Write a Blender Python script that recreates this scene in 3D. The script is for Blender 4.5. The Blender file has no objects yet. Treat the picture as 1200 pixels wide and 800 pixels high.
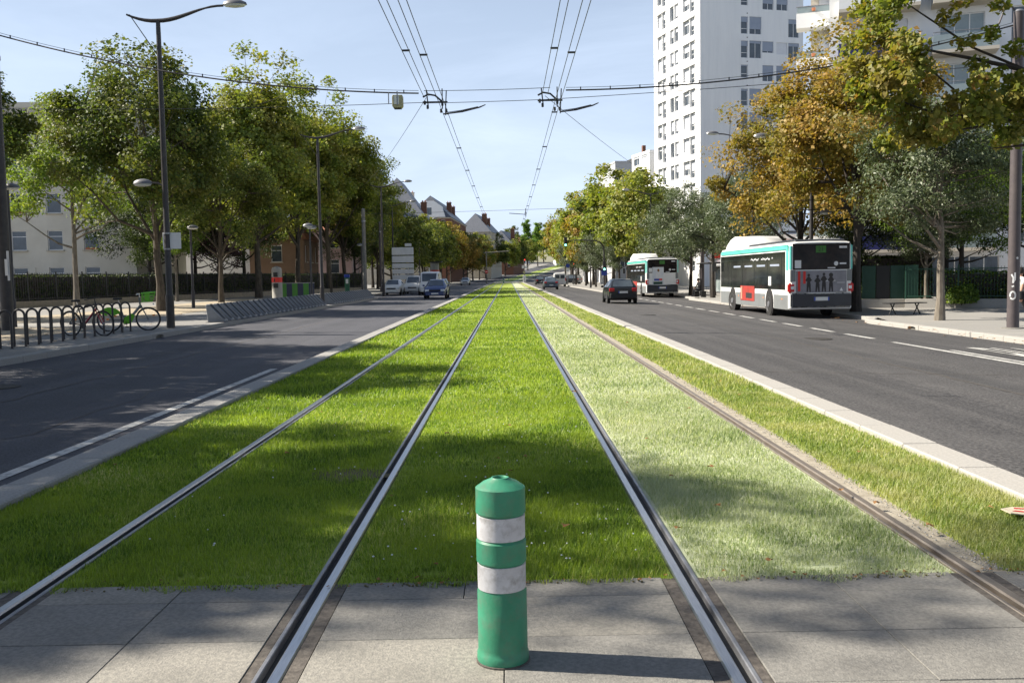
import bpy, bmesh, math, random
import numpy as np
from mathutils import Vector, Matrix
R = math.radians
rng = np.random.default_rng(7)
random.seed(7)
scn = bpy.context.scene
col = scn.collection

# ------------------------------------------------------------------ camera
cam_d = bpy.data.cameras.new('camera'); cam = bpy.data.objects.new('camera', cam_d); col.objects.link(cam)
scn.camera = cam
cam_d.sensor_width = 36.0; cam_d.lens = 1100/1200*36
cam_d.clip_start = 0.05; cam_d.clip_end = 6000
PIT, ROLL, YAW, CH = 0.06948, -0.01720, 0.00334, 1.5423
fw = Vector((math.sin(YAW)*math.cos(PIT), math.cos(YAW)*math.cos(PIT), -math.sin(PIT)))
r0 = Vector((math.cos(YAW), -math.sin(YAW), 0)); u0 = r0.cross(fw)
rt = math.cos(ROLL)*r0+math.sin(ROLL)*u0; up = -math.sin(ROLL)*r0+math.cos(ROLL)*u0
cam.matrix_world = Matrix(((rt.x, up.x, -fw.x, 0), (rt.y, up.y, -fw.y, 0), (rt.z, up.z, -fw.z, CH), (0, 0, 0, 1)))

# ------------------------------------------------------------------ sky, sun, exposure
SUN_EL = R(40.5); SUN_AZ = math.atan2(-0.985, 0.17)          # azimuth from +Y towards +X
sun_dir = Vector((math.sin(SUN_AZ)*math.cos(SUN_EL), math.cos(SUN_AZ)*math.cos(SUN_EL), math.sin(SUN_EL)))
w = bpy.data.worlds.new('World'); scn.world = w; w.use_nodes = True
nt = w.node_tree; nt.nodes.clear()
wo = nt.nodes.new('ShaderNodeOutputWorld'); bg = nt.nodes.new('ShaderNodeBackground')
sky = nt.nodes.new('ShaderNodeTexSky'); sky.sky_type = 'NISHITA'; sky.sun_disc = False
sky.sun_elevation = SUN_EL; sky.sun_rotation = SUN_AZ
sky.air_density = 1.0; sky.dust_density = 1.2; sky.ozone_density = 1.6; sky.altitude = 60
tc = nt.nodes.new('ShaderNodeTexCoord'); mp = nt.nodes.new('ShaderNodeMapping'); mp.inputs['Scale'].default_value = (1.2, 1.0, 5.0)
mp.inputs['Rotation'].default_value = (0.1, 0.25, 0.4)
nz = nt.nodes.new('ShaderNodeTexNoise'); nz.inputs['Scale'].default_value = 1.7; nz.inputs['Detail'].default_value = 7; nz.inputs['Roughness'].default_value = .62
nz.inputs['Distortion'].default_value = .6
cr = nt.nodes.new('ShaderNodeValToRGB'); cr.color_ramp.elements[0].position = .42; cr.color_ramp.elements[1].position = .78
cr.color_ramp.elements[0].color = (.46, .46, .46, 1); cr.color_ramp.elements[1].color = (.70, .70, .70, 1)
mx = nt.nodes.new('ShaderNodeMix'); mx.data_type = 'RGBA'; mx.inputs[7].default_value = (8.2, 9.7, 12.2, 1)
nt.links.new(tc.outputs['Generated'], mp.inputs[0]); nt.links.new(mp.outputs[0], nz.inputs['Vector'])
nt.links.new(nz.outputs['Fac'], cr.inputs[0])
sx_ = nt.nodes.new('ShaderNodeSeparateXYZ'); nt.links.new(tc.outputs['Generated'], sx_.inputs[0])
hz = nt.nodes.new('ShaderNodeMapRange'); hz.inputs['From Min'].default_value = 0.0; hz.inputs['From Max'].default_value = .68; hz.inputs['To Min'].default_value = 1.5; hz.inputs['To Max'].default_value = .12
hz.interpolation_type = 'SMOOTHSTEP'
nt.links.new(sx_.outputs['Z'], hz.inputs['Value'])
ml = nt.nodes.new('ShaderNodeMath'); ml.operation = 'MULTIPLY'; ml.use_clamp = True; nt.links.new(cr.outputs[0], ml.inputs[0]); nt.links.new(hz.outputs[0], ml.inputs[1]); nt.links.new(ml.outputs[0], mx.inputs[0])
nt.links.new(sky.outputs[0], mx.inputs[6]); nt.links.new(mx.outputs[2], bg.inputs[0]); nt.links.new(bg.outputs[0], wo.inputs[0])
bg.inputs[1].default_value = 0.05
sl = bpy.data.lights.new('sun', 'SUN'); sl.energy = 5.0; sl.angle = R(.55); sl.color = (1, .92, .79)
so = bpy.data.objects.new('sun', sl); col.objects.link(so); so.location = (0, 0, 60)
so.rotation_euler = (-sun_dir).to_track_quat('-Z', 'Y').to_euler()
vs = scn.view_settings; vs.view_transform = 'Standard'; vs.look = 'None'; vs.exposure = 1.06; vs.gamma = 1; vs.use_curve_mapping = False
scn.cycles.use_denoising = True; scn.cycles.max_bounces = 7; scn.cycles.diffuse_bounces = 3
scn.cycles.glossy_bounces = 3; scn.cycles.transmission_bounces = 4; scn.cycles.transparent_max_bounces = 6
scn.cycles.caustics_reflective = False; scn.cycles.caustics_refractive = False

# ------------------------------------------------------------------ materials
M = {}
def mat(name, c1, c2=None, scale=8.0, rough=.75, bump=0.0, bscale=None, metal=0.0, spec=.4, detail=6, c3=None, s3=.6, lo=.35, hi=.65, stretch=None, alpha3=.5):
    m = bpy.data.materials.new(name); m.use_nodes = True; t = m.node_tree; b = t.nodes['Principled BSDF']
    b.inputs['Roughness'].default_value = rough; b.inputs['Metallic'].default_value = metal
    b.inputs['Specular IOR Level'].default_value = spec
    c1 = tuple(c1)+(1,)
    b.inputs['Base Color'].default_value = c1
    tcn = t.nodes.new('ShaderNodeTexCoord'); vec = tcn.outputs['Object']
    if stretch:
        mpn = t.nodes.new('ShaderNodeMapping'); mpn.inputs['Scale'].default_value = stretch
        t.links.new(vec, mpn.inputs[0]); vec = mpn.outputs[0]
    if c2:
        n = t.nodes.new('ShaderNodeTexNoise'); n.inputs['Scale'].default_value = scale; n.inputs['Detail'].default_value = detail; n.inputs['Roughness'].default_value = .65
        t.links.new(vec, n.inputs['Vector'])
        rp = t.nodes.new('ShaderNodeValToRGB'); e = rp.color_ramp.elements
        e[0].position = lo; e[1].position = hi; e[0].color = c1; e[1].color = tuple(c2)+(1,)
        t.links.new(n.outputs['Fac'], rp.inputs[0]); out = rp.outputs[0]
        if c3:
            n3 = t.nodes.new('ShaderNodeTexNoise'); n3.inputs['Scale'].default_value = s3; n3.inputs['Detail'].default_value = 5; n3.inputs['Roughness'].default_value = .7
            t.links.new(vec, n3.inputs['Vector'])
            r3 = t.nodes.new('ShaderNodeValToRGB'); r3.color_ramp.elements[0].position = .48; r3.color_ramp.elements[1].position = .72
            r3.color_ramp.elements[1].color = (alpha3,)*3+(1,); r3.color_ramp.elements[0].color = (0, 0, 0, 1)
            t.links.new(n3.outputs['Fac'], r3.inputs[0])
            mm = t.nodes.new('ShaderNodeMix'); mm.data_type = 'RGBA'; mm.inputs[7].default_value = tuple(c3)+(1,)
            t.links.new(r3.outputs[0], mm.inputs[0]); t.links.new(out, mm.inputs[6]); out = mm.outputs[2]
        t.links.new(out, b.inputs['Base Color'])
    if name.startswith('asphalt'):
        m5 = t.nodes.new('ShaderNodeMapping'); m5.inputs['Scale'].default_value = (.9, .018, 1); t.links.new(tcn.outputs['Object'], m5.inputs[0])
        n5 = t.nodes.new('ShaderNodeTexNoise'); n5.inputs['Scale'].default_value = 1.0; n5.inputs['Detail'].default_value = 5; n5.inputs['Roughness'].default_value = .6; t.links.new(m5.outputs[0], n5.inputs['Vector'])
        r5 = t.nodes.new('ShaderNodeValToRGB'); r5.color_ramp.elements[0].position = .35; r5.color_ramp.elements[1].position = .68; r5.color_ramp.elements[0].color = (.72, .72, .73, 1); r5.color_ramp.elements[1].color = (1.22, 1.2, 1.18, 1); t.links.new(n5.outputs['Fac'], r5.inputs[0])
        m6 = t.nodes.new('ShaderNodeMix'); m6.data_type = 'RGBA'; m6.blend_type = 'MULTIPLY'; m6.inputs[0].default_value = 1; t.links.new(out, m6.inputs[6]); t.links.new(r5.outputs[0], m6.inputs[7]); t.links.new(m6.outputs[2], b.inputs['Base Color'])
    if bump:
        nb = t.nodes.new('ShaderNodeTexNoise'); nb.inputs['Scale'].default_value = bscale or scale*3; nb.inputs['Detail'].default_value = 4
        t.links.new(vec, nb.inputs['Vector'])
        bn = t.nodes.new('ShaderNodeBump'); bn.inputs['Strength'].default_value = bump; bn.inputs['Distance'].default_value = .01
        t.links.new(nb.outputs['Fac'], bn.inputs['Height']); t.links.new(bn.outputs[0], b.inputs['Normal'])
    M[name] = m; return m
def leafmat(name, cols, trans=.35, rough=.55, big=None, bigscale=.5, spec=.35, tint=1.25):
    """cols: list of (pos, rgb) on the per-leaf random value"""
    m = bpy.data.materials.new(name); m.use_nodes = True; t = m.node_tree; b = t.nodes['Principled BSDF']
    at = t.nodes.new('ShaderNodeAttribute'); at.attribute_name = 'rnd'
    rp = t.nodes.new('ShaderNodeValToRGB'); e = rp.color_ramp.elements
    while len(e) < len(cols): e.new(.5)
    for i, (p, c) in enumerate(cols): e[i].position = p; e[i].color = tuple(c)+(1,)
    t.links.new(at.outputs['Fac'], rp.inputs[0]); out = rp.outputs[0]
    if big:
        tcn = t.nodes.new('ShaderNodeTexCoord'); n = t.nodes.new('ShaderNodeTexNoise'); n.inputs['Scale'].default_value = bigscale; n.inputs['Detail'].default_value = 3
        t.links.new(tcn.outputs['Object'], n.inputs['Vector'])
        r2 = t.nodes.new('ShaderNodeValToRGB'); r2.color_ramp.elements[0].position = .45; r2.color_ramp.elements[1].position = .65
        r2.color_ramp.elements[1].color = (.75, .75, .75, 1)
        t.links.new(n.outputs['Fac'], r2.inputs[0])
        mm = t.nodes.new('ShaderNodeMix'); mm.data_type = 'RGBA'; mm.inputs[7].default_value = tuple(big)+(1,)
        t.links.new(r2.outputs[0], mm.inputs[0]); t.links.new(out, mm.inputs[6]); out = mm.outputs[2]
    t.links.new(out, b.inputs['Base Color']); b.inputs['Roughness'].default_value = rough; b.inputs['Specular IOR Level'].default_value = spec
    tr = t.nodes.new('ShaderNodeBsdfTranslucent')
    g = t.nodes.new('ShaderNodeMix'); g.data_type = 'RGBA'; g.blend_type = 'MULTIPLY'; g.inputs[0].default_value = 1; g.inputs[7].default_value = (tint, tint*1.05, .55, 1)
    t.links.new(out, g.inputs[6]); t.links.new(g.outputs[2], tr.inputs[0])
    ms = t.nodes.new('ShaderNodeMixShader'); ms.inputs[0].default_value = trans
    t.links.new(b.outputs[0], ms.inputs[1]); t.links.new(tr.outputs[0], ms.inputs[2])
    t.links.new(ms.outputs[0], t.nodes['Material Output'].inputs[0])
    M[name] = m; return m
def emit(name, c, s):
    m = bpy.data.materials.new(name); m.use_nodes = True; b = m.node_tree.nodes['Principled BSDF']
    b.inputs['Base Color'].default_value = tuple(c)+(1,); b.inputs['Emission Color'].default_value = tuple(c)+(1,); b.inputs['Emission Strength'].default_value = s
    M[name] = m
mat('asphalt', (.027, .027, .029), (.108, .105, .106), 32, .82, .5, 90, c3=(.12, .118, .118), s3=.35, alpha3=.4, lo=.38, hi=.62)
mat('asphalt_old', (.038, .04, .05), (.098, .10, .115), 34, .78, .5, 90, c3=(.045, .047, .055), s3=.5, alpha3=.6)
mat('paint', (.56, .555, .53), (.20, .20, .20), 11, .65, .2, 60, lo=.48, hi=.70, c3=(.16, .16, .16), s3=3.5, alpha3=.7)
mat('granite', (.36, .35, .33), (.26, .255, .245), 40, .8, .25, 120, c3=(.30, .29, .27), s3=1.5)
mat('granite_pale', (.42, .40, .37), (.31, .30, .28), 40, .8, .25, 120, c3=(.36, .35, .33), s3=1.5)
mat('slab', (.245, .236, .216), (.175, .17, .158), 45, .8, .45, 110, c3=(.13, .125, .115), s3=2.6, alpha3=.55, lo=.40, hi=.60)
mat('slab_warm', (.305, .288, .252), (.215, .205, .185), 45, .8, .45, 110, c3=(.14, .135, .12), s3=2.2, alpha3=.55, lo=.40, hi=.60)
mat('joint', (.11, .105, .095), (.19, .18, .16), 30, .95)
mat('bitumen', (.06, .052, .046), (.13, .115, .10), 25, .8, .5, 60)
mat('pavement', (.27, .262, .25), (.19, .186, .18), 30, .85, .3, 90, c3=(.36, .34, .30), s3=.25, alpha3=.6)
mat('pavement_right', (.29, .28, .265), (.215, .21, .20), 30, .85, .3, 90, c3=(.34, .32, .29), s3=.3, alpha3=.6)
mat('sand', (.42, .36, .27), (.30, .25, .18), 6, .95, .4, 50)
mat('soil', (.10, .085, .05), (.16, .15, .06), 12, .95, .5, 50)
mat('dry_strip', (.40, .36, .29), (.26, .23, .18), 9, .95, .6, 50)
mat('ground', (.16, .17, .09), (.24, .22, .17), .4, .95)
mat('turf', (.29, .36, .05), (.21, .29, .04), 3.0, .9, .6, 40, c3=(.24, .27, .05), s3=.5)
mat('turf_dry', (.47, .50, .34), (.37, .42, .25), 3.0, .9, .6, 40, c3=(.42, .40, .24), s3=.6)
mat('turf_mid', (.30, .33, .09), (.22, .26, .06), 3.0, .9, .6, 40, c3=(.29, .28, .12), s3=.8)
mat('rail_head', (.52, .53, .56), (.40, .41, .44), 20, .32, metal=1.0, stretch=(6, .3, 1))
mat('rail_dull', (.24, .20, .165), (.33, .29, .25), 20, .5, metal=.7, stretch=(6, .3, 1))
mat('rail_groove', (.03, .028, .026), (.055, .05, .045), 20, .7)
mat('plastic_green', (.032, .205, .112), (.05, .265, .16), 5, .5, .1, 60, c3=(.10, .17, .115), s3=11, alpha3=.75)
mat('band_white', (.60, .61, .64), (.46, .46, .48), 9, .55, c3=(.24, .23, .22), s3=16, alpha3=.75)
mat('pole_dark', (.035, .033, .036), (.055, .05, .05), 6, .45, metal=.2)
mat('pole_grey', (.075, .063, .068), (.095, .08, .082), 4, .5)
mat('concrete_pole', (.22, .21, .19), (.15, .145, .14), 5, .8)
mat('wire', (.03, .03, .034), rough=.5)
mat('steel', (.30, .31, .33), (.22, .22, .24), 10, .45, metal=.6)
mat('lamp_glass', (.62, .64, .62), rough=.25)
mat('lamp_shell', (.18, .18, .19), rough=.4, metal=.3)
mat('bark', (.105, .088, .068), (.05, .041, .032), 9, .95, .7, 30, stretch=(1, 1, .3))
mat('bark_pale', (.22, .195, .16), (.12, .10, .08), 9, .95, .6, 30, stretch=(1, 1, .3))
mat('bark_dark', (.06, .05, .042), (.035, .03, .026), 9, .95, .7, 30, stretch=(1, 1, .3))
mat('white_wall', (.80, .80, .80), (.74, .74, .745), .5, .85, .1, 40)
mat('tower_wall', (.80, .80, .80), (.735, .74, .75), 1.2, .85, .1, 40, c3=(.62, .62, .63), s3=1.1, alpha3=.35, stretch=(1, 1, .12))
mat('cream_wall', (.62, .58, .50), (.54, .505, .43), .6, .9, .15, 40)
mat('beige_wall', (.55, .50, .42), (.48, .43, .36), .7, .9, .15, 40)
mat('pink_wall', (.42, .30, .30), (.36, .26, .255), .8, .9, .15, 40)
mat('brown_wall', (.20, .13, .09), (.165, .105, .07), .8, .9, .15, 40)
mat('grey_wall', (.45, .46, .48), (.40, .41, .43), .8, .9, .1, 40)
mat('plinth', (.26, .24, .21), (.19, .175, .155), 1.2, .9, .2, 40)
mat('brick', (.20, .095, .06), (.15, .07, .045), 3, .9, .3, 20)
mat('stone', (.52, .47, .39), (.42, .38, .31), 1, .9)
mat('slate', (.13, .14, .165), (.18, .19, .215), 2.5, .55, .3, 12)
mat('slate_dark', (.085, .093, .115), (.12, .13, .15), 2.5, .5, .3, 12)
mat('roof_tile', (.30, .13, .075), (.23, .095, .055), 3, .85, .3, 12)
mat('zinc', (.42, .44, .47), (.36, .38, .41), 2, .45)
mat('shutter', (.66, .67, .70), (.60, .61, .64), 2, .6)
mat('shutter_shade', (.30, .34, .42), (.26, .30, .38), 2, .6)  # shutter colour with the shade of the tower's dark face put in
mat('frame_white', (.74, .74, .74), rough=.5)
mat('glass', (.035, .045, .06), (.08, .10, .12), .7, .06, spec=.7)
mat('glass_green', (.20, .25, .26), (.28, .33, .34), .6, .06, spec=.7)
mat('awning_blue', (.012, .016, .10), (.02, .026, .14), 3, .7)
mat('fence_black', (.025, .027, .027), rough=.55)
mat('fence_green', (.012, .05, .034), (.018, .066, .044), 4, .5)
mat('wall_low', (.30, .26, .20), (.22, .19, .15), 4, .9, .3)
mat('dock', (.25, .26, .28), (.19, .20, .215), 3, .5, metal=.1)
mat('dock_dark', (.045, .047, .053), rough=.5)
mat('totem', (.30, .29, .265), (.25, .24, .22), 4, .55)
mat('red', (.62, .03, .025), rough=.5)
mat('red_lens', (.55, .012, .012), (.42, .01, .01), 30, .2)
mat('green_stripe', (.045, .17, .03), rough=.55)
mat('navy', (.02, .028, .06), rough=.55)
mat('bike_black', (.018, .018, .02), rough=.4)
mat('bike_red', (.32, .012, .035), rough=.3)
mat('bike_green', (.16, .50, .03), rough=.35)
mat('rubber', (.018, .018, .018), (.03, .03, .03), 10, .85)
mat('chrome', (.62, .62, .63), rough=.25, metal=1.0)
mat('orange', (.85, .25, .03), rough=.4)
mat('car_black', (.012, .014, .017), rough=.22, spec=.6)
mat('car_blue', (.022, .045, .15), rough=.25, spec=.6)
mat('car_grey', (.10, .125, .16), rough=.28, spec=.6, metal=.3)
mat('car_silver', (.48, .50, .53), rough=.3, spec=.6, metal=.3)
mat('car_white', (.72, .72, .71), (.64, .64, .63), 3, .3, spec=.5)
mat('trim_black', (.02, .021, .022), rough=.6)
mat('plate', (.70, .70, .68), rough=.5)
mat('plate_blue', (.02, .06, .40), rough=.5)
mat('head_lens', (.70, .72, .74), rough=.12)
mat('bus_white', (.74, .745, .74), (.68, .685, .68), 2, .32, spec=.5)
mat('bus_teal', (.13, .56, .49), (.11, .50, .44), 3, .32, spec=.5)
mat('bus_grey', (.20, .215, .22), (.17, .18, .185), 2, .45)
mat('bus_dark', (.04, .045, .055), (.03, .033, .04), 2, .45)
mat('bus_glass', (.008, .009, .010), (.025, .03, .026), 1.2, .08, spec=.4)
mat('poster_grey', (.18, .18, .205), (.25, .25, .28), 2, .4)
mat('bus_rear_glass', (.006, .006, .007), (.03, .022, .02), 2.2, .2, spec=.2)
mat('poster_red', (.45, .05, .04), (.25, .05, .04), 3, .4)
mat('ink', (.03, .028, .03), rough=.6)
mat('skin_tone', (.46, .27, .19), rough=.6)
mat('poster_pale', (.55, .60, .66), (.66, .67, .68), 3, .4)
mat('cloth_green', (.035, .09, .06), (.05, .12, .08), 9, .9)
mat('cloth_black', (.02, .02, .022), rough=.9)
mat('cloth_white', (.72, .72, .70), rough=.9)
mat('cloth_beige', (.40, .34, .27), rough=.9)
mat('hair_white', (.62, .60, .56), rough=.8)
mat('hair_dark', (.03, .024, .02), rough=.7)
mat('sign_white', (.70, .71, .73), (.62, .63, .65), 2, .5)
mat('sign_blue', (.02, .05, .30), rough=.5)
mat('yellow_box', (.40, .37, .22), (.33, .31, .19), 6, .5)
mat('cardboard', (.62, .55, .42), (.54, .46, .34), 8, .85)
mat('kiosk_green', (.02, .10, .06), rough=.45)
mat('terracotta', (.42, .16, .08), rough=.8)
mat('tram_blue', (.06, .12, .19), (.10, .17, .25), 1, .25)
emit('light_red', (1, .03, .02), 3.0); emit('light_green', (.25, 1, .75), 2.5)
mat('litter_leaf', (.30, .15, .05), (.20, .10, .035), 15, .8)
# foliage
leafmat('leaf_lime', [(0, (0.093, 0.161, 0.027)), (.5, (0.186, 0.260, 0.043)), (.85, (0.298, 0.348, 0.068)), (1, (0.384, 0.373, 0.087))], .42)
leafmat('leaf_dark', [(0, (0.042, 0.073, 0.020)), (.5, (0.097, 0.136, 0.033)), (.85, (0.195, 0.218, 0.050)), (1, (0.319, 0.236, 0.071))], .38, big=(0.147, 0.147, 0.040), spec=.28)
leafmat('leaf_plane', [(0, (0.091, 0.140, 0.027)), (.45, (0.183, 0.232, 0.041)), (.8, (0.317, 0.342, 0.061)), (1, (0.439, 0.354, 0.085))], .4, big=(0.256, 0.220, 0.061))
leafmat('leaf_orange', [(0, (0.104, 0.110, 0.029)), (.35, (0.232, 0.177, 0.041)), (.7, (0.378, 0.226, 0.055)), (1, (0.500, 0.354, 0.091))], .4, big=(0.183, 0.183, 0.037), bigscale=.6)
leafmat('leaf_holm', [(0, (.05, .075, .032)), (.5, (.095, .125, .06)), (.85, (.16, .185, .11)), (1, (.21, .22, .13))], .2, .45, spec=.4)
leafmat('leaf_maple', [(0, (.085, .125, .022)), (.45, (.17, .205, .035)), (.78, (.28, .255, .05)), (1, (.36, .19, .07))], .42, big=(.25, .19, .06), bigscale=.7)
leafmat('leaf_poplar', [(0, (0.084, 0.168, 0.026)), (.6, (0.168, 0.286, 0.050)), (1, (0.252, 0.336, 0.067))], .35)
leafmat('leaf_purple', [(0, (.022, .012, .016)), (.6, (.045, .02, .028)), (1, (.08, .03, .04))], .25)
leafmat('leaf_hedge', [(0, (0.024, 0.042, 0.012)), (.6, (0.048, 0.074, 0.017)), (1, (0.120, 0.156, 0.030))], .25)
leafmat('leaf_ivy', [(0, (0.056, 0.105, 0.017)), (.6, (0.140, 0.224, 0.035)), (1, (0.266, 0.336, 0.063))], .4)
leafmat('blade', [(0, (.06, .12, .022)), (.5, (.21, .32, .045)), (.82, (.35, .44, .075)), (.93, (.43, .46, .13)), (1, (.60, .55, .30))], .46, .5, big=(.31, .39, .06), bigscale=1.3, tint=1.25)
leafmat('blade_dry', [(0, (.15, .22, .065)), (.3, (.34, .42, .21)), (.65, (.53, .56, .40)), (1, (.72, .70, .58))], .42, .6, big=(.50, .53, .40), bigscale=2.2, tint=1.1)
leafmat('blade_mid', [(0, (.13, .20, .04)), (.45, (.29, .37, .10)), (.8, (.46, .48, .22)), (1, (.64, .58, .38))], .44, .5, big=(.48, .47, .25), bigscale=2.0, tint=1.2)

# ------------------------------------------------------------------ mesh helpers
class MB:
    def __init__(s): s.v = []; s.f = []; s.m = []
    def add(s, vs_, fs, mi=0):
        b = len(s.v); s.v += [tuple(p) for p in vs_]; s.f += [tuple(i+b for i in q) for q in fs]; s.m += [mi]*len(fs); return s
    def box(s, x0, x1, y0, y1, z0, z1, mi=0, rz=0, c=None):
        p = [(x0, y0, z0), (x1, y0, z0), (x1, y1, z0), (x0, y1, z0), (x0, y0, z1), (x1, y0, z1), (x1, y1, z1), (x0, y1, z1)]
        if rz:
            cx, cy = c or ((x0+x1)/2, (y0+y1)/2); a, b = math.cos(rz), math.sin(rz)
            p = [(cx+(q[0]-cx)*a-(q[1]-cy)*b, cy+(q[0]-cx)*b+(q[1]-cy)*a, q[2]) for q in p]
        return s.add(p, [(0, 3, 2, 1), (4, 5, 6, 7), (0, 1, 5, 4), (1, 2, 6, 5), (2, 3, 7, 6), (3, 0, 4, 7)], mi)
    def quad(s, a, b, c, d, mi=0): return s.add([a, b, c, d], [(0, 1, 2, 3)], mi)
    def prism(s, pts, axis, a, b, mi=0):
        """pts: 2D outline; axis 'x': pts=(y,z); 'y': pts=(x,z); 'z': pts=(x,y)"""
        f = {'x': lambda p, t: (t, p[0], p[1]), 'y': lambda p, t: (p[0], t, p[1]), 'z': lambda p, t: (p[0], p[1], t)}[axis]
        n = len(pts); v = [f(p, a) for p in pts]+[f(p, b) for p in pts]
        fs = [tuple(range(n-1, -1, -1)), tuple(range(n, 2*n))]+[(i, (i+1) % n, n+(i+1) % n, n+i) for i in range(n)]
        return s.add(v, fs, mi)
    def tube(s, pts, rad, n=8, mi=0, cap=True):
        pts = [Vector(p) for p in pts]; k = len(pts)
        if not hasattr(rad, '__len__'): rad = [rad]*k
        ref = None; vv = []
        for i, p in enumerate(pts):
            d = (pts[min(i+1, k-1)]-pts[max(i-1, 0)]); d = d.normalized() if d.length > 1e-9 else Vector((0, 0, 1))
            if ref is None:
                ref = Vector((1, 0, 0)) if abs(d.x) < .9 else Vector((0, 1, 0))
            a = (ref-d*ref.dot(d)).normalized(); ref = a; b = d.cross(a)
            for j in range(n):
                t = 2*math.pi*j/n; vv.append(p+(a*math.cos(t)+b*math.sin(t))*rad[i])
        fs = [(i*n+j, i*n+(j+1) % n, (i+1)*n+(j+1) % n, (i+1)*n+j) for i in range(k-1) for j in range(n)]
        if cap: fs += [tuple(range(n-1, -1, -1)), tuple(range((k-1)*n, k*n))]
        return s.add(vv, fs, mi)
    def lathe(s, prof, n=24, c=(0, 0, 0), axis='z', mi=0, cap=True):
        vv = []
        for r, h in prof:
            for j in range(n):
                t = 2*math.pi*j/n; x, y = r*math.cos(t), r*math.sin(t)
                q = (x, y, h) if axis == 'z' else ((h, x, y) if axis == 'x' else (x, h, y))
                vv.append((c[0]+q[0], c[1]+q[1], c[2]+q[2]))
        k = len(prof)
        fs = [(i*n+j, i*n+(j+1) % n, (i+1)*n+(j+1) % n, (i+1)*n+j) for i in range(k-1) for j in range(n)]
        if cap: fs += [tuple(range(n-1, -1, -1)), tuple(range((k-1)*n, k*n))]
        return s.add(vv, fs, mi)
    def mesh(s, name, mats, smooth=False, bevel=0, seg=1):
        me = bpy.data.meshes.new(name); me.from_pydata(s.v, [], s.f)
        for mm in (mats if isinstance(mats, (list, tuple)) else [mats]): me.materials.append(M[mm] if isinstance(mm, str) else mm)
        if any(s.m): me.polygons.foreach_set('material_index', s.m)
        bm = bmesh.new(); bm.from_mesh(me); bmesh.ops.recalc_face_normals(bm, faces=bm.faces)
        if bevel: bmesh.ops.bevel(bm, geom=bm.edges[:], offset=bevel, segments=seg, affect='EDGES', clamp_overlap=True)
        bm.to_mesh(me); bm.free()
        if smooth:
            me.polygons.foreach_set('use_smooth', [True]*len(me.polygons))
            try: me.set_sharp_from_angle(angle=R(35))
            except Exception: pass
        return me
    def build(s, name, mats, parent=None, smooth=False, bevel=0, seg=1, loc=None, rz=0):
        return put(name, s.mesh(name, mats, smooth, bevel, seg), parent, loc, rz)
def put(name, me, parent=None, loc=None, rz=0):
    o = bpy.data.objects.new(name, me); col.objects.link(o)
    if parent: o.parent = parent
    if loc is not None: o.location = loc
    if rz: o.rotation_euler = (0, 0, rz)
    return o
def tag(o, label=None, cat=None, group=None, kind=None):
    if label: o['label'] = label
    if cat: o['category'] = cat
    if group: o['group'] = group
    if kind: o['kind'] = kind
    return o
def thing(name, label, cat, loc=(0, 0, 0), rz=0, group=None):
    o = bpy.data.objects.new(name, None); col.objects.link(o); o.location = loc; o.rotation_euler = (0, 0, rz)
    o.empty_display_size = .2
    return tag(o, label, cat, group)
def copy_tree(o, loc=None, rz=None, label=None, group=None, parent=None, scale=None):
    c = o.copy(); col.objects.link(c)
    if parent is not None: c.parent = parent
    if loc is not None: c.location = loc
    if rz is not None: c.rotation_euler = (0, 0, rz)
    if scale is not None: c.scale = scale
    if label: c['label'] = label
    if group: c['group'] = group
    for ch in o.children: copy_tree(ch, parent=c)
    return c
def fastmesh(name, V, F, mats, rnd=None):
    me = bpy.data.meshes.new(name); V = np.asarray(V, np.float32); F = np.asarray(F, np.int32); n, k = F.shape
    me.vertices.add(len(V)); me.vertices.foreach_set('co', V.ravel())
    me.loops.add(n*k); me.loops.foreach_set('vertex_index', F.ravel())
    me.polygons.add(n); me.polygons.foreach_set('loop_start', np.arange(n, dtype=np.int32)*k)
    me.update(calc_edges=True)
    if rnd is not None:
        a = me.attributes.new('rnd', 'FLOAT', 'POINT'); a.data.foreach_set('value', np.asarray(rnd, np.float32))
    for mm in (mats if isinstance(mats, (list, tuple)) else [mats]): me.materials.append(M[mm])
    return me
def structure(o): o['kind'] = 'structure'; return o

# ------------------------------------------------------------------ the lie of the land
def bend(y): 
    if y <= 230: return 0.0
    return 4.75e-4*(y-230)**2 if y < 460 else 25.1+.2185*(y-460)
def elev(y):
    if y <= 240: return 0.0
    return 1.18e-4*(y-240)**2 if y < 460 else 5.71+.052*(min(y, 900)-460)
def yrange(a, b, step_near=4.0):
    ys = [a]; y = a
    while y < b-1e-6:
        y = min(b, y+(step_near if y < 220 else 8)); ys.append(y)
    return ys
def val(f, y): return f(y) if callable(f) else f
def sheet(name, xl, xr, zl, zr, y0, y1, m, nx=1, parent=None):
    mb = MB(); ys = yrange(y0, y1); vv = []; fs = []
    for y in ys:
        for i in range(nx+1):
            t = i/nx; a, b = val(xl, y), val(xr, y)
            vv.append((a+(b-a)*t+bend(y), y, val(zl, y)*(1-t)+val(zr, y)*t+elev(y)))
    k = nx+1
    for j in range(len(ys)-1):
        for i in range(nx): fs.append((j*k+i, j*k+i+1, (j+1)*k+i+1, (j+1)*k+i))
    mb.add(vv, fs); return mb.build(name, m, parent, smooth=True)
def lerp_tab(tab):
    xs = [a for a, b in tab]; ys_ = [b for a, b in tab]
    return lambda y: float(np.interp(y, xs, ys_))
LK = lerp_tab([(-10, -9.85), (71, -9.85), (76, -12.2), (225, -12.2), (232, -10.5), (500, -10.5)])       # left pavement kerb line
RK = lerp_tab([(-10, 12.7), (33.6, 12.7), (35.4, 13.75), (52, 13.75), (54, 12.7), (66, 12.7), (68, 13.6), (84, 13.6), (88, 9.5), (500, 9.5)])
def zR(x): return -.07-(x-3.7)*.031                      # the right roadway falls away from the tracks
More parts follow.
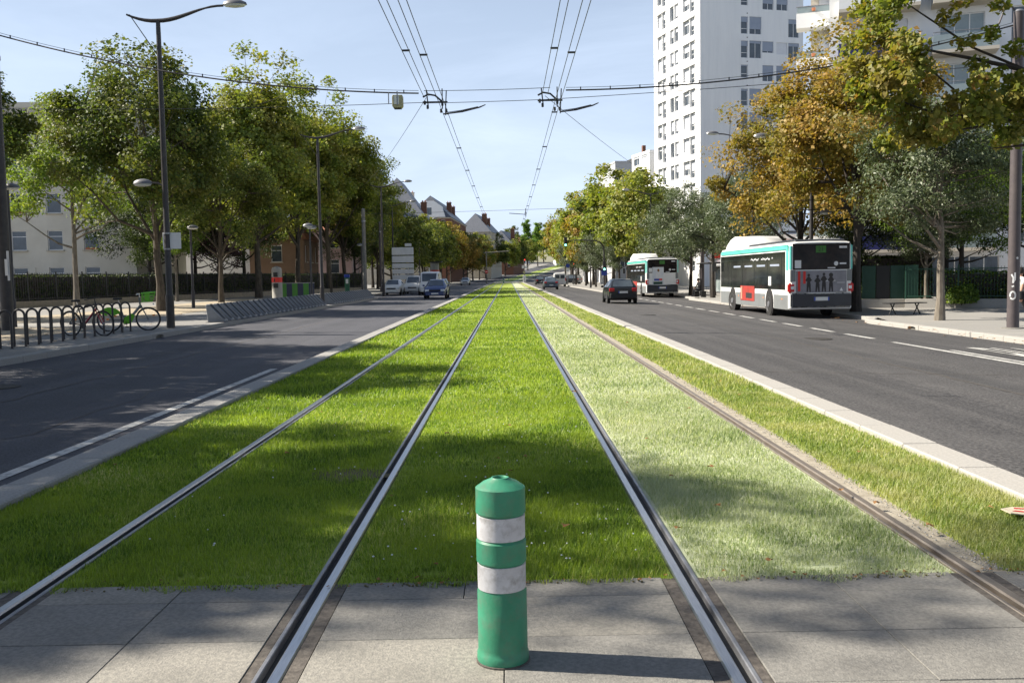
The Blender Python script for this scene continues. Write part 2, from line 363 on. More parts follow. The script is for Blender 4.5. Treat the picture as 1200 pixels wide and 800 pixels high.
def zRk(y): return zR(RK(y))
def zRp(x, y=0): return zRk(y)+.14+max(0, x-RK(y))*.004
def zLp(x): return .11+max(0, -9.85-x)*.006
# base terrain
gm = MB(); xs_ = [-900, -300, -120, -60, -30, 0, 30, 60, 120, 300, 900]; ys_ = [-60, -20, 20, 60, 100, 150, 200, 240, 280, 320, 360, 400, 440, 480, 560, 700, 900, 1500, 3000]
gm.add([(x+bend(y), y, elev(y)-.75) for y in ys_ for x in xs_], [(j*11+i, j*11+i+1, (j+1)*11+i+1, (j+1)*11+i) for j in range(len(ys_)-1) for i in range(10)])
structure(gm.build('ground', 'ground', smooth=True))
# roadways
lroad = structure(sheet('road_left', lambda y: LK(y)-.02, -3.80, -.03, -.07, -12, 520, 'asphalt_old', 6))
rroad = structure(sheet('road_right', 3.68, lambda y: RK(y)+.02, -.07, lambda y: zRk(y), -12, 520, 'asphalt', 6))
structure(sheet('pavement_left', -75, lambda y: LK(y)-.29, lambda y: zLp(-70), lambda y: zLp(LK(y)-.3), -12, 520, 'pavement', 8))
structure(sheet('pavement_right', lambda y: RK(y)+.29, 75, lambda y: zRk(y)+.14, lambda y: zRk(y)+.35, -12, 520, 'pavement_right', 8))
# sandy tree strip on the left pavement
structure(sheet('sand_strip', -18.6, -12.8, zLp(-18.6)+.006, zLp(-12.8)+.006, 22, 30.5, 'sand', 2))
structure(sheet('sand_strip', -20.2, -14.4, zLp(-20.2)+.006, zLp(-14.4)+.006, 34, 70, 'sand', 2))
# tram bed: soil under the turf, slab bed before it, level crossing far away
RX = [-2.4366, -.9316, .8499, 2.3549]                       # centres of the running heads
YG = 4.66                                                   # where the grass begins
structure(sheet('tram_bed', -3.5, 3.36, -.045, -.045, -12, 520, 'joint'))
strips = [('turf', -3.5, RX[0]-.03, 'turf'), ('turf', RX[0]+.09, RX[1]-.09, 'turf'), ('turf', RX[1]+.03, RX[2]-.03, 'turf'),
          ('turf', RX[2]+.09, RX[3]-.09, 'turf_dry'), ('turf', RX[3]+.17, 3.40, 'turf_mid')]
for n_, a, b, mm in strips: structure(sheet(n_, a, b, -.012, -.012, YG, 224, mm, 2)); structure(sheet(n_, a, b, -.012, -.012, 250, 500, mm, 2))
structure(sheet('dry_strip', RX[3]+.027, RX[3]+.18, -.008, -.008, YG, 224, 'dry_strip'))
structure(sheet('crossing', -3.8, 3.7, -.004, -.004, 224.5, 249.5, 'pavement_right'))

bp = MB(); rb_ = random.Random(9); n_ = 22
pp = [(-1.28+(.34+rb_.uniform(-.1, .1))*math.cos(2*math.pi*k/n_), 7.35+(.26+rb_.uniform(-.07, .07))*math.sin(2*math.pi*k/n_)) for k in range(n_)]
bp.add([(x, y, -.006) for x, y in pp], [tuple(range(n_))]); structure(bp.build('bare_patch', 'soil'))
# ------------------------------------------------------------------ rails
rail_lab = ['bright steel grooved rail nearest the left roadway, edged by green turf', 'bright steel grooved rail left of the green bollard',
            'bright steel grooved rail right of the green bollard', 'dull brown grooved rail beside the bare sandy strip']
for i, x in enumerate(RX):
    inner = 1 if i in (0, 2) else -1                         # side on which the groove lies
    if i in (0, 1): inner = 1 if i == 0 else -1
    else: inner = 1 if i == 2 else -1
    t = thing('tram_rail', rail_lab[i], 'rail', (x, 0, 0), group='tram rails')
    ys = [-12]+yrange(0, 500, 10)
    def runp(name, sec, m):
        mb = MB(); k = len(sec); vv = [(px*inner+bend(y), y, pz+elev(y)) for y in ys for px, pz in sec]
        fs = [(j*k+q, j*k+(q+1) % k, (j+1)*k+(q+1) % k, (j+1)*k+q) for j in range(len(ys)-1) for q in range(k)]
        mb.add(vv, fs); mb.build(name, m, t)
    runp('running_head', [(-.028, -.04), (-.028, -.003), (-.022, .004), (.020, .004), (.027, -.005), (.027, -.04)], 'rail_head' if i < 3 else 'rail_dull')
    runp('groove', [(.027, -.038), (.027, -.034), (.068, -.034), (.068, -.038)], 'rail_groove')
    runp('guard_lip', [(.066, -.04), (.066, -.004), (.070, 0), (.084, 0), (.088, -.004), (.088, -.04)], 'steel' if i < 3 else 'rail_dull')
    # bitumen joint filler along the rail in the paved stretch
    for sx, wd in ((.089, .040), (-.029-.062, .062)):
        mb = MB(); a, b = sorted((sx*inner, (sx+wd)*inner)); mb.box(a, b, -12, YG+.02, -.04, -.004); mb.build('joint_filler', 'bitumen', t)

# ------------------------------------------------------------------ paving slabs of the foreground crossing
paving = thing('slab_paving', 'grey concrete slab paving around the tram rails', 'paving'); paving['kind'] = 'structure'; del paving['category']
def slab_row(x0, x1, cuts, jitter):
    r_ = 0; y = YG-.23
    rows = [(YG-.23+.006, YG+.03)]
    yy = YG-.23
    while yy > -.4: rows.append((yy-.5+.004, yy)); yy -= .5
    for k, (ya, yb) in enumerate(rows):
        xs = [x0]+[c+(jitter if k == 0 else 0) for c in cuts]+[x1]
        for a, b in zip(xs[:-1], xs[1:]):
            mb = MB(); dz = random.uniform(-.0025, .0015); mb.box(-(b-a)/2+.002, (b-a)/2-.002, -(yb-ya)/2, (yb-ya)/2, -.06, 0)
            o = mb.build('slab', random.choice(['slab', 'slab', 'slab_warm']), paving, bevel=.0022, loc=((a+b)/2, (ya+yb)/2, dz))
slab_row(-3.5, RX[0]-.093, [], 0)
slab_row(RX[0]+.131, RX[1]-.131, [-1.66], 0)
slab_row(RX[1]+.093, RX[2]-.093, [-.04], -.2)
slab_row(RX[2]+.131, RX[3]-.131, [1.60], 0)
slab_row(RX[3]+.093, 3.36, [], 0)

# ------------------------------------------------------------------ kerbs
def kerb(name, xf, zt, y0, ysplit, y1, wd, m, ht=.2, side=1, hole=None):
    """side +1: stones lie to +x of xf(y)"""
    root = thing(name, None, None); root['kind'] = 'structure'
    mbs = MB(); mbs.box(0, wd, -.495, .495, -ht, 0); proto = None; me = mbs.mesh('kerb_stone', m, bevel=.012)
    y = y0
    while y < ysplit:
        yc = y+.5; xa, xb = val(xf, y), val(xf, y+1); ang = math.atan2(xb-xa, 1.0)
        x = (xa+xb)/2 if side > 0 else (xa+xb)/2-wd
        if hole and abs(yc-hole) < .5:
            hb = MB(); f0 = wd if side < 0 else 0
            hb.prism([(-.495, -ht), (-.3, -ht), (-.28, -.07), (-.15, -.045), (.15, -.045), (.28, -.07), (.3, -ht), (.495, -ht), (.495, 0), (-.495, 0)], 'x', 0, wd)
            o = hb.build('kerb_stone', m, root, loc=(x, yc, val(zt, yc)))
            db = MB(); db.box(.08, wd-.08, -.3, .3, -ht, -.046); db.build('gully', 'joint', o)
        else:
            o = put('kerb_stone', me, root, (x+random.uniform(-.003, .003), yc, val(zt, yc)+random.uniform(-.003, .003)), -ang+random.uniform(-.003, .003))
            if abs(ang) > .02: o.scale = (1, 1/math.cos(ang), 1)
        y += 1.0
    if y1 > y:
        mb = MB(); ys = yrange(y, y1); vv = []; fs = []
        for yy in ys:
            a = val(xf, yy)-(wd if side < 0 else 0); z = val(zt, yy)+elev(yy); bx = bend(yy)
            vv += [(a+bx, yy, z-ht), (a+bx, yy, z), (a+wd+bx, yy, z), (a+wd+bx, yy, z-ht)]
        for j in range(len(ys)-1):
            for q in range(3): fs.append((j*4+q, j*4+q+1, j*4+4+q+1, j*4+4+q))
        mb.add(vv, fs); mb.build('far_kerb', m, root)
kerb('tram_kerb', -3.82, .045, -8.0, 45, 224, .31, 'granite')
kerb('tram_kerb', 3.38, .045, -8.0, 45, 224, .31, 'granite_pale')
kerb('tram_kerb', -3.82, .045, 250, 250, 500, .31, 'granite')
kerb('tram_kerb', 3.38, .045, 250, 250, 500, .31, 'granite_pale')
kerb('pavement_kerb', LK, lambda y: zLp(LK(y)), -9, 80, 500, .30, 'granite', .24, -1, hole=26.2)
kerb('pavement_kerb', RK, lambda y: zRk(y)+.14, -9, 90, 500, .30, 'granite_pale', .24, 1, hole=29.5)

# ------------------------------------------------------------------ road markings
def mark(x0, x1, y0, y1, road, zf, nm='lane_marking'):
    mb = MB(); ys = [y0]
    while ys[-1] < y1-1e-6: ys.append(min(y1, ys[-1]+3))
    vv = []; fs = []
    for y in ys: vv += [(x0+bend(y), y, zf(x0)+.006+elev(y)), (x1+bend(y), y, zf(x1)+.006+elev(y))]
    for j in range(len(ys)-1): fs.append((2*j, 2*j+1, 2*j+3, 2*j+2))
    mb.add(vv, fs); mb.build(nm, 'paint', road)
zLf = lambda x: float(np.interp(x, [-9.85, -3.8], [-.03, -.07]))
mark(-4.34, -4.21, 3, 17.0, lroad, zLf)
for k in range(26):
    y = 24.4+k*3.0*1.0
    if y > 96: break
    mark(9.42, 9.60, y, y+(2.0), rroad, zR)
mark(9.42, 9.58, 6, 23.1, rroad, zR); mark(9.70, 9.84, 6, 20.6, rroad, zR)
def textmesh(s, size, ext=0.0):
    cu = bpy.data.curves.new('txt', 'FONT'); cu.body = s; cu.size = size; cu.extrude = ext; cu.align_x = 'CENTER'; cu.resolution_u = 3
    o = bpy.data.objects.new('txt', cu); col.objects.link(o); dg = bpy.context.evaluated_depsgraph_get()
    me = bpy.data.meshes.new_from_object(o.evaluated_get(dg)); bpy.data.objects.remove(o); bpy.data.curves.remove(cu); return me
def text_on(name, s, size, m, parent, matrix, ext=.002):
    me = textmesh(s, size, ext); me.materials.clear(); me.materials.append(M[m])
    o = put(name, me, parent); o.matrix_local = matrix; return o
def seam(pts, road, zf, wd=.035):
    mb = MB()
    for (xa, ya), (xb, yb) in zip(pts[:-1], pts[1:]):
        d = Vector((xb-xa, yb-ya)); n_ = Vector((-d.y, d.x)).normalized()*wd*.5
        mb.quad((xa+n_.x, ya+n_.y, zf(xa)+.005), (xb+n_.x, yb+n_.y, zf(xb)+.005), (xb-n_.x, yb-n_.y, zf(xb)+.005), (xa-n_.x, ya-n_.y, zf(xa)+.005))
    mb.build('tar_seam', 'bitumen', road)
def wander(x, y0, y1, amp, seed_):
    r_ = random.Random(seed_); p = []; y = y0
    while y < y1: p.append((x+r_.uniform(-amp, amp), y)); y += r_.uniform(.25, .7)
    return p
seam(wander(-6.9, 8, 46, .05, 1), lroad, zLf, .03); seam(wander(-5.2, 9, 15, .12, 2), lroad, zLf, .02); seam(wander(6.9, 9, 70, .04, 3), rroad, zR, .03); seam([(4.0+k*.25, 15.2+random.uniform(-.06, .06)) for k in range(20)], rroad, zR, .025)
for x_, y_, rd, zf_ in ((-8.0, 14.5, lroad, zLf), (7.9, 24.0, rroad, zR), (5.6, 38, rroad, zR)):
    mh = MB(); mh.lathe([(.38, 0), (.38, .008), (.34, .009), (.34, .006), (.30, .006), (.30, .009), (.01, .009)], 28, (x_, y_, zf_(x_)), cap=False); mh.build('manhole_cover', 'rail_groove', rd)
bt = textmesh('BUS', 1.0); bt.materials.clear(); bt.materials.append(M['paint'])
for yb in (17.2,):
    o = put('painted_word', bt, rroad); o.location = (11.25, yb, zR(11.25)+.012); o.scale = (.98, 6.2, 1); o.rotation_euler = (0, math.atan(.031), 0)

# ------------------------------------------------------------------ grass
BANDS = [(YG, 7.5, 9500, .0036, .050), (7.5, 12, 4200, .0054, .054), (12, 20, 1400, .0095, .066), (20, 36, 420, .016, .065), (36, 70, 110, .028, .06), (70, 125, 22, .05, .05)]
def smooth_noise(x, y, s, seed):
    r = np.random.default_rng(seed); o = np.zeros_like(x)
    for k in range(7):
        a = r.uniform(0, 6.28); f = s*r.uniform(.5, 1.8); o += np.sin(x*math.cos(a)*f+y*math.sin(a)*f+r.uniform(0, 6.28))
    return o/7**.5
def grass(name, label, x0, x1, m, hs=1.0, dens=1.0, seed=1, over=(.0, .0), thin=None, bigleaf=0):
    r = np.random.default_rng(seed); Vs = []; Fs = []; Rn = []; base = 0
    for (ya, yb, d, bw, bh) in BANDS:
        n = int((yb-ya)*(x1-x0)*d*dens)
        x = r.uniform(x0-over[0], x1+over[1], n); y = r.uniform(ya-(.03 if ya == YG else 0), yb, n)
        if ya == YG: y += (.05*smooth_noise(x, x*0, 9, seed+5)+.02*smooth_noise(x, x*0, 40, seed+6))*(y < YG+.2)
        pn = smooth_noise(x, y, 3.0, seed); keep = (pn > -1.75-.3*r.random(n))
        if thin is not None:
            keep &= r.random(n) > thin(x, y)
        x, y, pn = x[keep], y[keep], pn[keep]; n = len(x)
        h = bh*hs*(.55+.75*r.random(n))*(1+.22*smooth_noise(x, y, 2.1, seed+9)); ww = bw*(.7+.6*r.random(n))
        edge = np.minimum(x-x0, x1-x); h *= np.where(edge < .06, .75, 1)
        az = r.uniform(0, 6.283, n); lean = h*(.15+.75*r.random(n)**1.5); wa = az+1.57+r.uniform(-.6, .6, n)
        dx, dy = np.cos(az)*lean, np.sin(az)*lean; wx, wy = np.cos(wa)*ww*.5, np.sin(wa)*ww*.5
        z0 = np.full(n, -.014)
        if bigleaf: 
            bl = r.random(n) < bigleaf; wx[bl] *= 2.6; wy[bl] *= 2.6; h[bl] *= .7
        P = np.empty((n, 5, 3), np.float32)
        P[:, 0] = np.c_[x-wx, y-wy, z0]; P[:, 1] = np.c_[x+wx, y+wy, z0]
        P[:, 2] = np.c_[x+dx*.45+wx*.85, y+dy*.45+wy*.85, z0+h*.62]; P[:, 3] = np.c_[x+dx*.45-wx*.85, y+dy*.45-wy*.85, z0+h*.62]
        P[:, 4] = np.c_[x+dx, y+dy, z0+h*.97]
        idx = (np.arange(n)*5)[:, None]+base
        F = np.concatenate([idx+np.array([[0, 1, 2]]), idx+np.array([[0, 2, 3]]), idx+np.array([[3, 2, 4]])])
        Vs.append(P.reshape(-1, 3)); Fs.append(F); base += n*5
        c = np.clip(r.random(n)*.9+.12*pn, 0, 1); Rn.append(np.repeat(c, 5))
    o = put(name, fastmesh(name, np.concatenate(Vs), np.concatenate(Fs), m, np.concatenate(Rn)))
    tag(o, label, 'grass', kind='stuff'); return o
def bald(cx, cy, rad, k=.9):
    return lambda x, y: k*np.exp(-((x-cx)/rad[0])**2-((y-cy)/rad[1])**2)
grass('grass', 'lush green verge grass along the left kerb', -3.52, RX[0]-.035, 'blade', .95, seed=11, bigleaf=.25, over=(.02, 0))
grass('grass', 'lush green lawn inside the left track', RX[0]+.10, RX[1]-.10, 'blade', .78, seed=12, thin=bald(-1.28, 7.35, (.34, .28), .93))
grass('grass', 'lush green lawn between the two tracks', RX[1]+.045, RX[2]-.045, 'blade', .82, seed=13)
grass('grass', 'pale dry grass inside the right track', RX[2]+.11, RX[3]-.11, 'blade_dry', .7, seed=14)
grass('grass', 'patchy dry verge grass along the right kerb', RX[3]+.13, 3.39, 'blade_mid', .9, seed=15, thin=lambda x, y: .75*np.exp(-((x-(RX[3]+.12))/.11)**2), bigleaf=.1)
# clover heads and fallen leaves
def specks(name, label, n, xr, yr, m, size, zoff, seed, flat=False):
    r = np.random.default_rng(seed); mb = MB()
    for k in range(n):
        x = r.uniform(*xr); y = yr[0]+(yr[1]-yr[0])*r.random()**1.8; s = size*r.uniform(.6, 1.3); z = zoff*r.uniform(.7, 1.1)
        if name == 'soil_crumbs' and min(abs(x-q) for q in RX) < .17: continue
        if flat:
            a = r.uniform(0, 6.28); p = []
            for j, q in enumerate((1, .45, .9, .4, 1.1, .5, .8, .45)):
                t = a+j*math.pi/4; p.append((x+math.cos(t)*s*q, y+math.sin(t)*s*q, z+s*.25*math.sin(j*1.7+k)))
            p.append((x, y, z)); mb.add(p, [(j, (j+1) % 8, 8) for j in range(8)])
        else: mb.lathe([(s*.5, -s*.5), (s, 0), (s*.6, s*.6), (0.001, s*.8)], 6, (x, y, z), cap=False)
    return tag(mb.build(name, m), label, 'plants', kind='stuff')
specks('clover_flowers', 'small white clover flowers dotted over the middle lawn', 150, (RX[1]+.15, RX[2]-.15), (4.9, 19), 'sign_white', .0058, .046, 3)
specks('clover_flowers', 'small white clover flowers in the left track lawn', 45, (RX[0]+.2, RX[1]-.2), (5.0, 19), 'sign_white', .0058, .046, 4)
specks('fallen_leaves', 'brown fallen leaves lying on the turf', 34, (-3.4, 3.3), (4.8, 13), 'litter_leaf', .03, .055, 5, True)
specks('fallen_leaves', 'brown fallen leaves in the right gutter', 90, (12.2, 12.66), (20, 60), 'litter_leaf', .05, zR(12.5)+.03, 6, True)
specks('fallen_leaves', 'brown fallen leaves on the left pavement', 70, (-19, -10.3), (22, 45), 'litter_leaf', .05, .15, 8, True)
specks('soil_crumbs', 'dark soil crumbs and dead bits along the lawn edge', 420, (-3.4, 3.3), (YG-.045, YG+.10), 'soil', .006, .003, 10)
specks('fallen_leaves', 'small dry leaves caught along the lawn edge', 60, (-3.4, 3.3), (YG-.05, YG+.10), 'litter_leaf', .016, .012, 12, True)
specks('gravel', 'pale grit on the sandy strip beside the dull rail', 400, (RX[3]+.05, RX[3]+.19), (4.7, 16), 'granite', .006, .001, 9)

# ------------------------------------------------------------------ trees
def leaves(C, size, ratio, r, centre, upb=.5, rnd_bias=None):
    n = len(C); N = (C-centre); N /= (np.linalg.norm(N, axis=1, keepdims=True)+1e-6)
    N = N*.6+np.array([0, 0, upb])+r.normal(0, .55, (n, 3)); N /= np.linalg.norm(N, axis=1, keepdims=True)
    D = r.normal(0, 1, (n, 3)); D[:, 2] -= .6; D -= N*(D*N).sum(1, keepdims=True); D /= np.linalg.norm(D, axis=1, keepdims=True)
    S = np.cross(N, D); L = (size*(.5+.95*r.random(n)**1.3))[:, None]; W = L*ratio
    P = np.empty((n, 4, 3), np.float32)
    P[:, 0] = C-D*L*.5; P[:, 2] = C+D*L*.5-N*L*.10
    P[:, 1] = C-D*L*.05+S*W*.5+N*L*.07; P[:, 3] = C-D*L*.05-S*W*.5+N*L*.07
    F = (np.arange(n)*4)[:, None]+np.arange(4)[None]
    q = r.random(n)
    if rnd_bias is not None: q = np.clip(.65*q+rnd_bias, 0, 1)
    return P.reshape(-1, 3), F, np.repeat(q, 4)
def tree_proto(seed, H, th, cz, rx, rz, nleaf, size, ratio=.8, ncl=90, cr=.8, r0=.2, bark='bark', lean=(0, 0), nl=13, bottom=.75, forked=False, taper_top=1.0, loose=1.0):
    r = np.random.default_rng(seed); rn = random.Random(seed)
    cen = np.array([lean[0], lean[1], cz])
    # clump centres
    cl = []
    ph = r.uniform(0, 6.28, 6)
    while len(cl) < ncl:
        d = r.normal(0, 1, 3); d /= np.linalg.norm(d); az = math.atan2(d[1], d[0])
        if d[2] < -bottom: continue
        t = (.30+.70*r.random()**.55)
        k = 1+.16*math.sin(2*az+ph[0])+.12*math.sin(3*az+ph[1]+2*d[2])+.10*math.sin(5*az+ph[2]+4*d[2])
        rr = rx*(1 if d[2] < 0 else 1-(1-taper_top)*d[2])
        p = cen+np.array([d[0]*rr, d[1]*rr, d[2]*rz])*t*k
        if p[2] < th*.85: continue
        cl.append(p)
    cl = np.array(cl)
    wood = MB(); top = np.array([lean[0]*1.1, lean[1]*1.1, cz+rz*.55])
    base = [np.array([0, 0, -.35])]; npt = 8
    for i in range(npt+1):
        t = i/npt; p = top*t; j = .10*r0*6*t*(1-t)
        base.append(np.array([p[0]*t**.6+r.normal(0, j), p[1]*t**.6+r.normal(0, j), p[2]]))
    rad = [r0*1.5]+[r0*(1.28 if i == 0 else 1)*(1-.86*(i/npt)**1.1) for i in range(npt+1)]
    wood.tube(base, rad, 9)
    def trunk_at(z):
        zs = [b[2] for b in base]; return np.array([np.interp(z, zs, [b[q] for b in base]) for q in range(3)]), float(np.interp(z, zs, rad))
    limbpts = []
    order = r.permutation(ncl)
    for k in range(nl):
        tgt = cl[order[k]]; zs = th*.9+(min(tgt[2]-.2, cz+rz*.3)-th*.9)*r.uniform(.05, .75); hd = math.hypot(tgt[0]-lean[0]*.5, tgt[1]-lean[1]*.5); zs = min(zs, tgt[2]-.65*hd); zs = max(th*.80, zs)
        s, sr = trunk_at(zs); mid = s+(tgt-s)*.5+np.array([0, 0, -.10*np.linalg.norm(tgt-s)*rn.choice([1, 1, -.5])])+r.normal(0, .12, 3)
        q1 = s+(mid-s)*.5+r.normal(0, .06, 3); q3 = mid+(tgt-mid)*.55+r.normal(0, .1, 3); pts = [s, q1, mid, q3, tgt]
        wood.tube(pts, [sr*.62, sr*.48, sr*.34, sr*.2, .012], 6)
        for q in range(5):
            for f in (0, .5):
                if q < 4: limbpts.append(pts[q]*(1-f)+pts[q+1]*f)
    limbpts = np.array(limbpts)
    for k in range(nl, ncl):
        d = np.linalg.norm(limbpts-cl[order[k]], axis=1)+.8*np.maximum(0, limbpts[:, 2]-cl[order[k]][2]); s = limbpts[d.argmin()]; t = cl[order[k]]
        wood.tube([s, s+(t-s)*.5+r.normal(0, .08, 3)+np.array([0, 0, -.05]), t], [.03*r0/.2+.012, .022, .008], 4, cap=False)
    wts = r.uniform(.4, 1.4, ncl); wts /= wts.sum(); cnt = (wts*nleaf).astype(int)
    C = []; B = []
    for p, n in zip(cl, cnt):
        s = cr*r.uniform(.65, 1.2); q = r.normal(0, 1, (n, 3)); q /= np.linalg.norm(q, axis=1, keepdims=True); q *= (r.random((n, 1))**.45)*s*loose; q[:, 2] *= .72
        C.append(p+q); B.append(np.full(n, r.uniform(0, .35)))
    C = np.concatenate(C); B = np.concatenate(B)
    V, F, rn_ = leaves(C, size, ratio, r, cen, rnd_bias=B)
    return wood.mesh('trunk', bark, smooth=True), fastmesh('crown', V, F, 'leaf_dark', rn_)
TP = {
 'plane_a': tree_proto(21, 20, 4.4, 11.6, 5.0, 7.6, 40000, .25, .85, 180, 1.25, .27, 'bark', nl=18),
 'plane_b': tree_proto(22, 20, 4.6, 11.8, 4.8, 7.6, 40000, .25, .85, 175, 1.25, .26, 'bark', (.6, 0), nl=18),
 'chest_a': tree_proto(23, 12, 2.7, 7.1, 3.9, 4.7, 48000, .145, .85, 125, .97, .19, 'bark', (-.5, 0), nl=15),
 'chest_b': tree_proto(24, 12, 2.7, 7.0, 3.8, 4.6, 46000, .145, .85, 120, .95, .2, 'bark_dark', (.2, .2), nl=15),
 'lime': tree_proto(25, 11.5, 4.0, 7.6, 3.0, 3.9, 17000, .17, .62, 110, .85, .17, 'bark_pale', nl=14),
 'holm_a': tree_proto(26, 7.4, 2.5, 5.0, 2.55, 2.2, 30000, .12, .45, 130, .68, .15, 'bark_pale', nl=12, bottom=.9),
 'holm_b': tree_proto(27, 8, 2.4, 5.1, 2.75, 2.7, 24000, .13, .45, 90, .75, .14, 'bark_dark', nl=12, bottom=.95),
 'far_a': tree_proto(28, 16, 3.0, 9.2, 4.7, 6.2, 14000, .42, .85, 110, 1.5, .24, 'bark_dark', nl=10),
 'far_b': tree_proto(29, 15, 2.6, 8.4, 5.0, 5.8, 14000, .42, .85, 105, 1.5, .24, 'bark_dark', (.5, 0), nl=10),
 'poplar': tree_proto(30, 28, 2.0, 14.5, 3.2, 13.5, 9000, .6, .8, 90, 1.5, .35, 'bark_dark', nl=8, taper_top=.35),
 'sparse': tree_proto(31, 12, 3.2, 7.6, 4.0, 4.4, 6500, .19, .85, 70, 1.0, .19, 'bark', nl=14),
}
def tree(name, label, proto, leaf, x, y, z, s=1.0, rz=0.0, sz=None, group=None, bark=None):
    t = thing(name, label, 'tree', (x, y, z), rz, group); tr, cr_ = TP[proto]; t.scale = (s, s, sz or s)
    a = put('trunk', tr, t); b = put('crown', cr_, t)
    b.material_slots[0].link = 'OBJECT'; b.material_slots[0].material = M[leaf]
    if bark: a.material_slots[0].link = 'OBJECT'; a.material_slots[0].material = M[bark]
    return t
# left side
tree('lime_tree', 'young light green tree with slim pale trunk behind the bike racks', 'lime', 'leaf_lime', -24.3, 53.0, .18, 1.0, .4)
tree('chestnut_tree', 'dark green leaning chestnut behind the first tall street lamp', 'chest_a', 'leaf_dark', -16.6, 45.0, .14, 1.08, .0)
tree('chestnut_tree', 'tall dark tree with brown tinged leaves left of the slim lamp', 'chest_b', 'leaf_dark', -19.2, 29.0, .16, .84, 2.0)
tree('chestnut_tree', 'dark tree standing behind the thick mast with the paper notice', 'chest_a', 'leaf_dark', -23.5, 38, .16, .95, 4.0)
tree('street_tree', 'dark crowned tree standing past the thin grey pole', 'chest_a', 'leaf_dark', -18.6, 61.0, .15, .92, 2.4)
tree('plane_tree', 'tall yellow green plane tree left of the grey payment totem', 'plane_a', 'leaf_plane', -19.6, 74.0, .15, .98, .3)
tree('plane_tree', 'plane tree rising behind the green striped panel', 'plane_b', 'leaf_plane', -19.6, 88.0, .15, 1.0, 1.2)
tree('plane_tree', 'tall plane tree just behind the second tall street lamp', 'plane_a', 'leaf_plane', -18.4, 97.0, .15, 1.04, 2.3)
tree('plane_tree', 'plane tree with dark straight trunk left of the green ticket post', 'plane_b', 'leaf_dark', -17.8, 103, .15, .92, 3.3)
tree('plane_tree', 'plane tree with pale trunk right of the green ticket post', 'plane_a', 'leaf_plane', -17.6, 115, .15, .92, 4.2)
tree('plane_tree', 'dark tree beside the pale catenary mast', 'plane_b', 'leaf_dark', -17.4, 126, .15, .75, 5.0)
LC = {'leaf_dark': 'dark green', 'leaf_orange': 'rusty orange', 'leaf_plane': 'yellow green'}
for k, (x, y, s, lf, pr) in enumerate([(-15.2, 132, .66, 'leaf_dark', 'far_a'), (-14.8, 142, .66, 'leaf_dark', 'far_b'), (-15.4, 152, .70, 'leaf_dark', 'far_b'), (-14.6, 162, .68, 'leaf_plane', 'far_a'), (-15.2, 172, .72, 'leaf_dark', 'far_b'),
        (-14.4, 182, .72, 'leaf_plane', 'far_a'), (-15.0, 192, .76, 'leaf_dark', 'far_b'), (-14.4, 202, .74, 'leaf_plane', 'far_a'), (-15.0, 213, .78, 'leaf_orange', 'far_a'), (-14.6, 225, .8, 'leaf_orange', 'far_b'), (-14.4, 238, .86, 'leaf_orange', 'far_a')]):
    tree('street_tree', LC[lf]+' street tree in the row before the slate roofed houses', pr, lf, x, y, .15, s*1.12, k*1.3, group=LC[lf]+' trees on the left pavement')
for k, (x, y, s, lf) in enumerate([(-18.6, 140, .8, 'leaf_dark'), (-19.5, 158, .82, 'leaf_dark'), (-19, 176, .8, 'leaf_dark')]):
    tree('street_tree', 'taller dark tree standing behind the left pavement row', 'far_b' if k % 2 else 'far_a', lf, x, y, .15, s, k*2.3+1, group='taller dark trees behind the row')
for k, (x, y, s, lf) in enumerate([(-12.0, 254, .88, 'leaf_orange'), (-11.5, 268, .9, 'leaf_dark'), (-10.5, 283, .92, 'leaf_orange'), (-9, 299, .95, 'leaf_plane'), (-7.5, 316, .95, 'leaf_orange'), (-4.5, 335, 1.0, 'leaf_dark'), (-1, 358, 1.0, 'leaf_plane'), (4, 385, 1.0, 'leaf_dark'), (9, 420, 1.0, 'leaf_plane')]):
    tree('street_tree', LC[lf]+' tree on the left beyond the level crossing', 'far_a' if k % 2 else 'far_b', lf, x, y, elev(y), s, k*.9, group=LC[lf]+' trees beyond the crossing on the left')
tree('poplar_tree', 'tall slender green poplar at the end of the street', 'poplar', 'leaf_poplar', 9.6, 462, elev(462)-1, .92, .2, group='pair of poplars')
tree('poplar_tree', 'tall slender green poplar at the end of the street', 'poplar', 'leaf_poplar', 15.0, 468, elev(468)-1, .86, 2.2, group='pair of poplars')
# trees whose shade falls on the foreground, standing on the left pavement beside the camera
tree('chestnut_tree', 'spreading chestnut on the left pavement beside the slab crossing', 'chest_b', 'leaf_dark', -14.5, 8.5, .14, .85, 2.35, 1.2)
tree('chestnut_tree', 'chestnut on the left pavement short of the bicycle racks', 'chest_a', 'leaf_dark', -13.4, 16.6, .14, .84, 3.0)
tree('chestnut_tree', 'chestnut on the left pavement level with the first rack hoops', 'chest_b', 'leaf_dark', -18.0, 22.4, .14, 1.0, 5.0)
tree('street_tree', 'small dense chestnut on the left pavement between two larger ones', 'chest_a', 'leaf_dark', -14.3, 12.7, .14, .74, 0.8)
for k, (x, y, s_) in enumerate([(-14.2, -3.5, .95), (-14.4, -12.5, 1.0), (-14.0, -22, 1.0)]):  # unseen trees added to dim the sky fill in the foreground shadows
    tree('chestnut_tree', 'unseen chestnut of the left row, added to block sky light', 'chest_a' if k % 2 else 'chest_b', 'leaf_dark', x, y, .14, s_, k*1.9, group='unseen left row added behind the camera')
for k, (x, y, s_) in enumerate([(15.2, 11.0, 1.0), (15.0, 1.5, 1.0), (15.2, -8.5, 1.0), (15.0, -19, 1.0)]):  # unseen too, put in to cut skylight from the right
    tree('chestnut_tree', 'unseen chestnut of the right row, added to block sky light', 'chest_b' if k % 2 else 'chest_a', 'leaf_orange', x, y, zRp(15), s_, k*2.3, group='unseen right row added outside the view')
